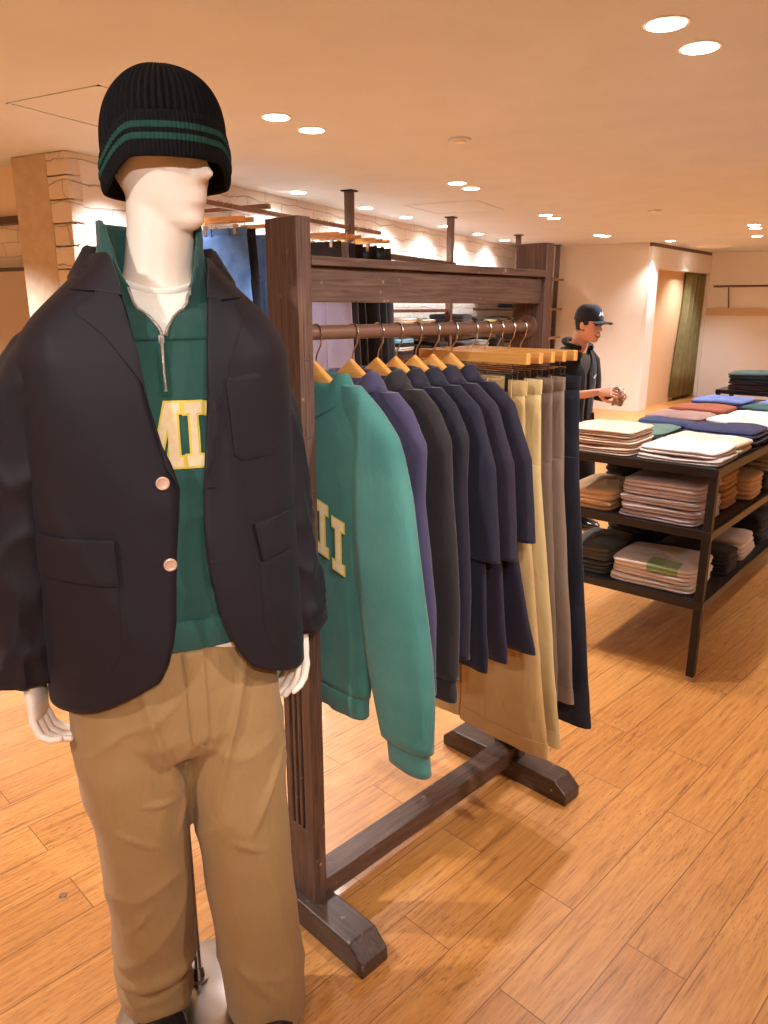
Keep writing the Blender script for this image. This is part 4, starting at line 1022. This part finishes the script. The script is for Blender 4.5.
# white tee: neck band and a sliver under the sweater hem
tee = MB()
rr = []
for z, a, b in ((1.44, .145, .094), (1.49, .115, .088), (1.525, .085, .080), (1.545, .072, .072)):
    rr.append([V((-.006+a*cos(2*PI*i/64), .012+b*sin(2*PI*i/64), z-.022*max(0, -sin(2*PI*i/64))**2)) for i in range(64)])
tee.loft(rr, cap0=False, cap1=False)
teeo = tee.build('tee', M_tee, man, solid=.002)
MB().loft([sellipse(SWc[0], SWc[1]-.002, z, a, b, 64, 2.3) for z, a, b in ((.885, .192, .119), (.90, .194, .121), (.93, .19, .115))], cap0=False, cap1=False).build('tee_hem', M_tee, man, solid=.002)
MB().tube([(-.005+.071*cos(2*PI*i/64), .012+.072*sin(2*PI*i/64), 1.548-.022*max(0, -sin(2*PI*i/64))**2) for i in range(65)], .0065, 10, flat=.5).build('neck_band', M_tee, teeo)

# blazer: an open front shell
JK = [(.80, .240, .158), (.95, .240, .155), (1.10, .236, .150), (1.25, .232, .146), (1.36, .232, .142), (1.42, .230, .136), (1.455, .216, .128), (1.485, .194, .120), (1.51, .168, .114), (1.54, .136, .106), (1.565, .110, .100), (1.585, .092, .096)]
JC = (-.016, .0); JP = 2.5
def jk_disp(x, z):
    return .0045*nz(x*6+9, 1.3, z*3.2)+.007*(1-abs(nz(x*5+2, 4.4, z*4+x*6)))**6
def jk_surf(x, z):
    a, b = interp([(q[0], (q[1], q[2])) for q in JK], z)
    return JC[1]-b*(1-min(.985, abs((x-JC[0])/a))**JP)**(1/JP) - jk_disp(x, z)
EL = [(.80, -.115), (.835, -.20), (.848, -.083-.03), (.865, -.075), (.90, -.050), (.95, -.038), (1.08, -.024), (1.21, -.006), (1.27, -.020), (1.35, -.034), (1.42, -.044), (1.50, -.062), (1.585, -.085)]
EL = [(.80, -.150), (.815, -.125), (.83, -.105), (.85, -.086), (.875, -.068), (.90, -.055), (.94, -.043), (.98, -.036), (1.08, -.028), (1.16, -.018), (1.21, -.012), (1.25, -.022), (1.28, -.034), (1.35, -.050), (1.42, -.058), (1.50, -.070), (1.585, -.088)]
ER = [(.80, .170), (.815, .145), (.83, .126), (.85, .104), (.875, .084), (.90, .068), (.94, .050), (.98, .038), (1.08, .024), (1.16, .024), (1.21, .028), (1.28, .036), (1.35, .042), (1.42, .048), (1.50, .058), (1.585, .078)]
def jk_hem(s_):
    # corners rounded up at both fronts
    l = max(0, 1-s_/.10); r_ = max(0, 1-(1-s_)/.10)
    return .818 + .050*l**2.6 + .045*r_**2.6 - .012*sin(PI*s_)
def arc_pt(th, z):
    a, b = interp([(q[0], (q[1], q[2])) for q in JK], z)
    return V((JC[0]+a*spow(cos(th), 2/JP), JC[1]+b*spow(sin(th), 2/JP), z))
def th_of(x, z):
    a, b = interp([(q[0], (q[1], q[2])) for q in JK], z)
    c_ = spow(max(-.999, min(.999, (x-JC[0])/a)), JP/2)
    return -math.acos(c_)      # front side, in (-pi, 0)
NS, NT = 150, 80
rows = []
for j in range(NT+1):
    t_ = j/NT; row = []
    for i in range(NS+1):
        s_ = i/NS
        z = lerp(jk_hem(s_), 1.585, t_)
        tL = th_of(interp(EL, z), z); tR = th_of(interp(ER, z), z)   # tL < tR, go the long way round the back
        th = lerp(tL, tR-2*PI, s_)
        p = arc_pt(th, z)
        if p.y < 0: p.y -= jk_disp(p.x, z)
        p += V((0, .004*nz(p.x*8, 3, z*3), 0))
        rows.append(None) if False else row.append(p)
    rows.append(row)
blz = MB().loft(rows, closed=False).build('blazer', M_jacket, man, solid=.0045, soff=0)
for sx in (-1, 1):
    tab = [(.843, (.278, .050, .055, -.010)), (.92, (.274, .051, .056, -.006)), (1.05, (.258, .056, .062, .004)), (1.20, (.238, .062, .070, .012)), (1.32, (.214, .068, .080, .014)), (1.38, (.198, .068, .084, .012)), (1.42, (.182, .064, .080, .010)), (1.45, (.166, .056, .07, .010)), (1.475, (.150, .040, .055, .010)), (1.49, (.140, .02, .035, .010))]
    rr = []
    for k in range(70):
        z = lerp(.843, 1.49, k/69); cx, a, b, cy = interp(tab, z)
        ring = []
        for i in range(56):
            an = 2*PI*i/56
            wv = .010*(1-abs(nz(z*9+sx*3, cos(an)*1.2+z*3, sin(an)*1.2)))**4 + .003*nz(z*5, cos(an)*2, sin(an)*2+sx)
            zz_ = z + (.012 if sx < 0 else .028)*(1-sstep(.85, 1.15, z))
            ring.append(V((sx*cx+(-.012 if sx < 0 else -.053)+(a+wv)*cos(an), cy+(b+wv)*sin(an), zz_)))
        rr.append(ring)
    sl = MB().loft(rr, cap0=False).build('sleeve', M_jacket, blz, solid=.004)
    for q in range(2):
        xx = sx*.280-.018+(-.012 if sx < 0 else .02); zz = .845+.02*q
        MB().sphere((xx, -.012-.056, zz), (.006, .003, .006), 12, 8)
# lapels, collar
def poly_mix(pts): return [pts]
lapL = [(-.094, 1.560), (-.074, 1.513), (-.058, 1.434), (-.050, 1.351), (-.034, 1.28), (-.013, 1.215), (-.030, 1.245), (-.056, 1.385), (-.104, 1.459), (-.150, 1.500), (-.112, 1.523)]
lapR = [(.078, 1.560), (.060, 1.513), (.050, 1.434), (.044, 1.351), (.038, 1.285), (.030, 1.22), (.042, 1.25), (.068, 1.36), (.098, 1.440), (.122, 1.492), (.082, 1.512)]
lapL = [(x-.002, z) for x, z in lapL]
decal([lapL], jk_surf, .0095, 'lapel', M_jacket, blz, .012, solid=.006, bevel=.0012)
decal([lapR], jk_surf, .0095, 'lapel', M_jacket, blz, .012, solid=.006, bevel=.0012)
decal([[(-.088, 1.583), (-.078, 1.545), (-.074, 1.520), (-.112, 1.527), (-.150, 1.530), (-.140, 1.552), (-.115, 1.578)]], jk_surf, .0105, 'collar_leaf', M_jacket, blz, .01, solid=.006, bevel=.0012)
decal([[(.076, 1.583), (.064, 1.545), (.060, 1.518), (.084, 1.514), (.120, 1.518), (.118, 1.548), (.100, 1.575)]], jk_surf, .0105, 'collar_leaf', M_jacket, blz, .01, solid=.006, bevel=.0012)
# collar band rolls round the back of the neck and ends at the notches
rows = []
for j in range(9):
    t_ = j/8; row = []
    for i in range(81):
        s_ = i/80; an = lerp(-PI/2-.95+.28*t_, -PI/2-2*PI+.95-.28*t_, s_)
        fr_ = sstep(-.1, .9, -sin(an))
        # roll: inner stand up, then fall outwards
        r0 = interp([(0, 0.0), (.3, .003), (.45, .008), (1, .040)], t_); zz = interp([(0, 1.560), (.3, 1.600), (.45, 1.602), (1, 1.550)], t_)
        zz -= fr_*.036 + fr_*.028*t_
        row.append(V((-.010+(.098+r0)*cos(an), .008+(.098+r0*.75)*sin(an)*(1+.10*fr_), zz)))
    rows.append(row)
MB().loft(rows, closed=False).build('collar', M_jacket, blz, solid=.004)
# pockets and flaps
decal([[(-.250, 1.070), (-.125, 1.050), (-.128, .930), (-.150, .893), (-.185, .885), (-.245, .895)]], jk_surf, .0035, 'patch_pocket', M_jacket, blz, .015, solid=.002, bevel=.0006)
decal([[(.118, 1.060), (.195, 1.062), (.200, .875), (.165, .868), (.135, .885), (.122, .925)]], jk_surf, .0035, 'patch_pocket', M_jacket, blz, .015, solid=.002, bevel=.0006)
decal([[(-.252, 1.138), (-.124, 1.132), (-.124, 1.052), (-.250, 1.066)]], jk_surf, .0095, 'pocket_flap', M_jacket, blz, .015, solid=.004, bevel=.001)
decal([[(.112, 1.132), (.204, 1.140), (.208, 1.074), (.126, 1.060)]], jk_surf, .0095, 'pocket_flap', M_jacket, blz, .015, solid=.004, bevel=.001)
decal([[(.076, 1.386), (.172, 1.398), (.178, 1.262), (.160, 1.248), (.098, 1.246), (.084, 1.258)]], jk_surf, .0035, 'breast_pocket', M_jacket, blz, .015, solid=.002, bevel=.0006)
for x, z in ((-.040, 1.222), (-.039, 1.082)):
    y = jk_surf(x, z)-.006
    rr = []
    for r_, q in ((.0105, 0), (.0115, -.002), (.0110, -.0045), (.009, -.0055), (.0075, -.0042), (.002, -.004)):
        rr.append([V((x+r_*cos(2*PI*i/28), y+q, z+r_*sin(2*PI*i/28))) for i in range(28)])
    MB().loft(rr).build('button', M_button, blz)
for x, z in ((.034, 1.206), (.034, 1.075)):
    y = jk_surf(x, z)-.0035
    MB().box((x+.006, y, z), (.016, .0015, .0022)).build('buttonhole', fabric('buttonhole_%d' % int(z*100), (20, 17, 26)), blz, smooth=False)

# beanie
HC = V((.024, .012, 0))
def rimz(an):      # an measured from hat front
    return lerp(1.727, 1.684 if an < 0 else 1.698, sstep(R(38), R(88), abs(an)))
def hat_pt(an, z, r, k=1.0):
    # front of the hat points to local -Y turned 8 deg
    a2 = an - PI/2 + R(4)
    ax, ay = .099*r, .116*r
    return V((HC.x+ax*cos(a2), HC.y+ay*sin(a2), z))
n = 360; rr = []
for k in range(40):
    t_ = k/39; ph = t_*PI/2
    ring = []
    for i in range(n):
        an = -PI+2*PI*i/n
        base = rimz(an)+.046
        z = lerp(base, 1.880, sin(ph)**1.0); r = cos(ph)**.72 if t_ < 1 else .001
        rib = .0028*cos(an*58)*min(1, r*1.6)
        r = max(r, .002)
        p = hat_pt(an, z, r); d = V((p.x-HC.x, p.y-HC.y, 0)); d = d.normalized() if d.length > 1e-5 else V((0, 0, 0))
        bulge = .006*sin(min(1, t_*1.4)*PI)
        ring.append(p+d*(rib+bulge))
    rr.append(ring)
hat = MB().loft(rr, cap0=False).build('beanie', M_knit, man, angle=80)
prof = [(.050, 1.00), (.025, .985), (.004, .985), (.0, 1.02), (.001, 1.05), (.008, 1.075), (.024, 1.085), (.045, 1.078), (.060, 1.06), (.066, 1.035), (.064, .995)]
n = 420
def hband(p0, p1, cnt, extra=0.0, am=.0010):
    rr = []
    for k in range(cnt+1):
        u_ = lerp(p0, p1, k/cnt); j = min(int(u_), len(prof)-2); f_ = u_-j
        dz = lerp(prof[j][0], prof[j+1][0], f_); r = lerp(prof[j][1], prof[j+1][1], f_)
        ring = []
        for i in range(n):
            an = -PI+2*PI*i/n
            p = hat_pt(an, rimz(an)+dz*(1+.0*abs(an)), r); d = V((p.x-HC.x, p.y-HC.y, 0)).normalized()
            ring.append(p+d*(am*cos(an*104)+extra+.003*nz(an*1.5, dz*8, 3)))
        rr.append(ring)
    return MB().loft(rr, cap0=False, cap1=False)
cuff = hband(0, 10, 40).build('cuff', M_knit, hat, angle=80)
hband(5.95, 6.40, 4, .0012).build('green_stripe', M_knitg, cuff, angle=80)
hband(6.75, 7.25, 4, .0012).build('green_stripe', M_knitg, cuff, angle=80)

# ------------------------------------------------------------------ PERSON
PP = rm(1.30, 5.0); 
per = thing('person', 'smiling person in a dark cap and black jacket holding paper behind the table', 'person', PP, R(28.4)+R(34))
M_skin2 = mat('skin', (236, 180, 154), .5, (226, 166, 140), 12, sss=.08)
M_hair = mat('black_hair', (22, 17, 16), .6)
M_navy = fabric('navy_cap_cloth', (34, 40, 58), None, .8)
M_jk2 = fabric('black_jacket_cloth', (22, 20, 22), None, .7)
S = .90
PH = Matrix.Translation((0, -.05, 1.290)) @ Matrix.Rotation(R(6), 4, 'Z') @ Matrix.Rotation(R(4), 4, 'X') @ Matrix.Scale(S, 4)
c = head_mesh(PH, 1.0)
c.tube([(0, .05, 1.16), (0, .02, 1.25), (0, -.01, 1.35)], [.075, .058, .053], 20)
c.loft([sellipse(0, .05+.0*z, z, a, b, 32, 2.2) for z, a, b in ((.70, .14, .10), (.85, .13, .095), (1.0, .145, .105), (1.13, .155, .10), (1.19, .13, .08), (1.235, .07, .06))])
for sx in (-1, 1):
    c.tube([(sx*.145, .05, 1.16), (sx*.20, .04, .93), (sx*.14, -.17, .965), (sx*.09, -.25, .985)], [.045, .038, .028, .022], 16, round_end=True)
    c.tube([(sx*.085, .05, .74), (sx*.10, -.02, .40), (sx*.10, .04, .07)], [.078, .055, .035], 16, round_end=True)
    c.sphere(tuple(PH @ V((sx*.075, .010, .112))), (.009, .017, .028), 12, 8)
body2 = fuse(c, .006, 4)
for sx in (-1, 1):
    hf = fuse(hand_mesh((sx*.09, -.25, .985), (-sx*.45, -1, .12), (-sx*.6, .1, -.5), sx, curl=(.5, .8, .5), thumb=.9, scale=.92), .0028, 3)
    body2.add(hf.v, hf.f)
bo = body2.build('body', M_skin2, per, angle=70)
def HP(x, y, z): return PH @ V((x, y, z))
# eyes, brows, smile
for sx in (-1, 1):
    MB().sphere(HP(sx*.030, -.078, .121), (.011, .008, .005), 12, 8).build('eye', mat('eye_dark_%d' % sx, (40, 28, 24), .3), per)
    MB().tube([HP(sx*.014, -.093, .137), HP(sx*.030, -.092, .141), HP(sx*.046, -.080, .137)], .0028, 8).build('eyebrow', M_hair, per)
rr = []
for k in range(13):
    x = lerp(-.027, .027, k/12); z = .049+.010*(x/.027)**2
    y = -.0865+.012*(x/.027)**2
    h_ = .0085*(1-(x/.0275)**2)**.5+.0006
    rr.append([HP(x, y+.0015*cos(2*PI*i/10)-.003, z+h_*sin(2*PI*i/10)) for i in range(10)])
MB().loft(rr).build('teeth', mat('teeth', (250, 246, 240), .3), per)
rr = []
for k in range(13):
    x = lerp(-.031, .031, k/12); z = .039+.012*(x/.027)**2
    rr.append(HP(x, -.0925+.014*(x/.031)**2, z))
MB().tube(rr, .0032, 8).build('lip', mat('lip', (168, 92, 76), .5), per)
# hair below the cap
h = MB(); rr = []
for k in range(14):
    z = lerp(.078, .190, k/13); ring = []
    for i in range(48):
        a = 2*PI*i/48; w_ = interp([(.05, .060), (.085, .072), (.13, .079), (.20, .080)], z)+.003*nz(cos(a)*9, sin(a)*9, z*30)
        y = sin(a); lim = -.12 if z < .12 else -.45
        yy = max(y, lim); ring.append(HP(w_*spow(cos(a), .92)*(1 if y > lim else .92), (w_*1.38*yy if yy > 0 else w_*1.1*yy), z))
    rr.append(ring)
h.loft(rr).build('hair', M_hair, per)
# cap: crown and brim with a small mark
rr = []
for k in range(18):
    ph = k/17*PI/2; ring = []
    for i in range(48):
        a = 2*PI*i/48; r = cos(ph)**.6 if k < 17 else .01
        ring.append(HP(.086*r*cos(a), .010+(.112 if sin(a) > 0 else .108)*r*sin(a), .148+.112*sin(ph)))
    rr.append(ring)
cap = MB().loft(rr, cap0=False).build('cap', M_navy, per, solid=.003)
rr = []
for k in range(13):
    t_ = k/12; yo = lerp(-.085, -.185, t_); hw = .078*(1-.30*t_**2.5)
    rr.append([HP(lerp(-hw, hw, i/14), yo+.045*(abs(i-7)/7)**2*(t_*.9+.1), .152-.006*t_-.018*(abs(i-7)/7)**2) for i in range(15)])
MB().loft(rr, closed=False).build('brim', M_navy, cap, solid=.004)
def cap_s(x, z):
    return 0
mk = MB()
for q in ([(-.030, .185), (-.012, .215), (.002, .196), (.012, .222), (.030, .185), (.020, .185), (.011, .203), (.002, .186), (-.011, .200), (-.019, .185)],):
    pts = []
    for x, z in q:
        ph = math.asin((z-.148)/.112); r = cos(ph)**.6
        y = .010-.108*r*math.sqrt(max(0, 1-(x/(.086*r))**2))-.004
        pts.append(HP(x, y, z))
    mk.add(pts, [tuple(range(len(pts)))])
mk.build('cap_mark', M_white, cap, smooth=False, solid=.001)
# jacket: torso shell, sleeves, open collar, small chest mark
jt = [(.68, .165, .125), (.85, .160, .120), (1.0, .172, .128), (1.12, .180, .12), (1.18, .165, .105), (1.22, .13, .09), (1.25, .09, .078)]
rows = []
for k in range(30):
    z = lerp(.68, 1.25, k/29); a, b = interp([(q[0], (q[1], q[2])) for q in jt], z); op = .06+.42*sstep(1.05, 1.25, z)
    row = []
    for i in range(61):
        an = lerp(-PI/2-op, -PI/2-2*PI+op, i/60)
        row.append(V((a*cos(an), .05+b*sin(an), z))+V((cos(an), sin(an), 0))*.006*nz(cos(an)*4, sin(an)*4, z*7))
    rows.append(row)
jk2 = MB().loft(rows, closed=False).build('jacket', M_jk2, per, solid=.005)
for sx in (-1, 1):
    MB().tube([(sx*.115, .05, 1.205), (sx*.165, .05, 1.15), (sx*.195, .048, 1.04), (sx*.208, .035, .925), (sx*.192, -.05, .93), (sx*.155, -.15, .96)], [.05, .062, .058, .052, .045, .038], 18).build('sleeve', M_jk2, jk2)
MB().tube([(.098*cos(a), .030+.085*sin(a), 1.272+.028*sin(a)) for a in [R(-60+300*k/24) for k in range(25)]], .016, 12).build('hood_collar', M_jk2, jk2)
MB().loft([sellipse(0, .05, z, a, b, 40, 2.2) for z, a, b in ((.7, .15, .112), (1.0, .155, .114), (1.14, .165, .108), (1.20, .13, .09), (1.235, .085, .07))]).build('shirt', fabric('dark_olive_shirt', (60, 52, 42)), per)
mk = MB(); mk.add([(.060, -.074, 1.055), (.072, -.072, 1.046), (.098, -.066, 1.075), (.070, -.074, 1.068)], [(0, 1, 2, 3)])
mk.build('chest_mark', M_white, jk2, smooth=False, solid=.002)
pn = MB()
for sx in (-1, 1): pn.tube([(sx*.08, .05, .80), (sx*.10, -.01, .40), (sx*.10, .04, .06)], [.105, .082, .072], 20)
fuse(pn, .01, 3).build('trousers', M_blkp, per)
for sx in (-1, 1):
    MB().loft([[V((sx*.10+.045*cos(2*PI*i/20)*w_, .09-q, .045+.045*sin(2*PI*i/20)*h_)) for i in range(20)] for q, w_, h_ in ((0, .5, .6), (.05, .85, 1), (.15, 1, .9), (.24, .9, .6), (.27, .3, .25))]).build('shoe', M_shoe, per)
MB().tube([(.125+.030*cos(R(a)), -.19+.006*sin(R(a)), .972+.030*sin(R(a))) for a in range(0, 361, 20)], .004, 8).build('bracelet', M_white, per)
tp = MB(); rows = [[V((lerp(-.055, .055, i/10), -.335+.006*sin(i*.8+j), lerp(.90, 1.02, j/8)+.006*sin(i*.6))) for i in range(11)] for j in range(9)]
tp.loft(rows, closed=False)
o = tp.build('paper_sheet', mat('paper', (222, 206, 190), .7), solid=.0008, loc=PP, rotz=per.rotation_euler.z); tag(o, 'crumpled pale paper held in the hands of the person in the cap', 'paper')

# ================================================================== CAMERA, VIEW
cam = bpy.data.cameras.new('camera'); co = bpy.data.objects.new('camera', cam); C.objects.link(co)
cam.sensor_fit = 'VERTICAL'; cam.sensor_height = 36; cam.lens = 740/1024*36
co.location = (0, 0, 1.5); co.rotation_euler = (R(90-15.4), 0, YAW)
cam.clip_start = .02
bpy.context.scene.camera = co
sc = bpy.context.scene
sc.view_settings.view_transform = 'Standard'; sc.view_settings.look = 'None'; sc.view_settings.gamma = 1; sc.view_settings.exposure = 1.25
sc.view_settings.use_curve_mapping = False
w = bpy.data.worlds.new('world'); sc.world = w; w.use_nodes = True
w.node_tree.nodes['Background'].inputs['Color'].default_value = (1, .85, .7, 1); w.node_tree.nodes['Background'].inputs['Strength'].default_value = 0.0
sc.cycles.max_bounces = 8; sc.cycles.diffuse_bounces = 5
sc.cycles.sample_clamp_indirect = 4.0
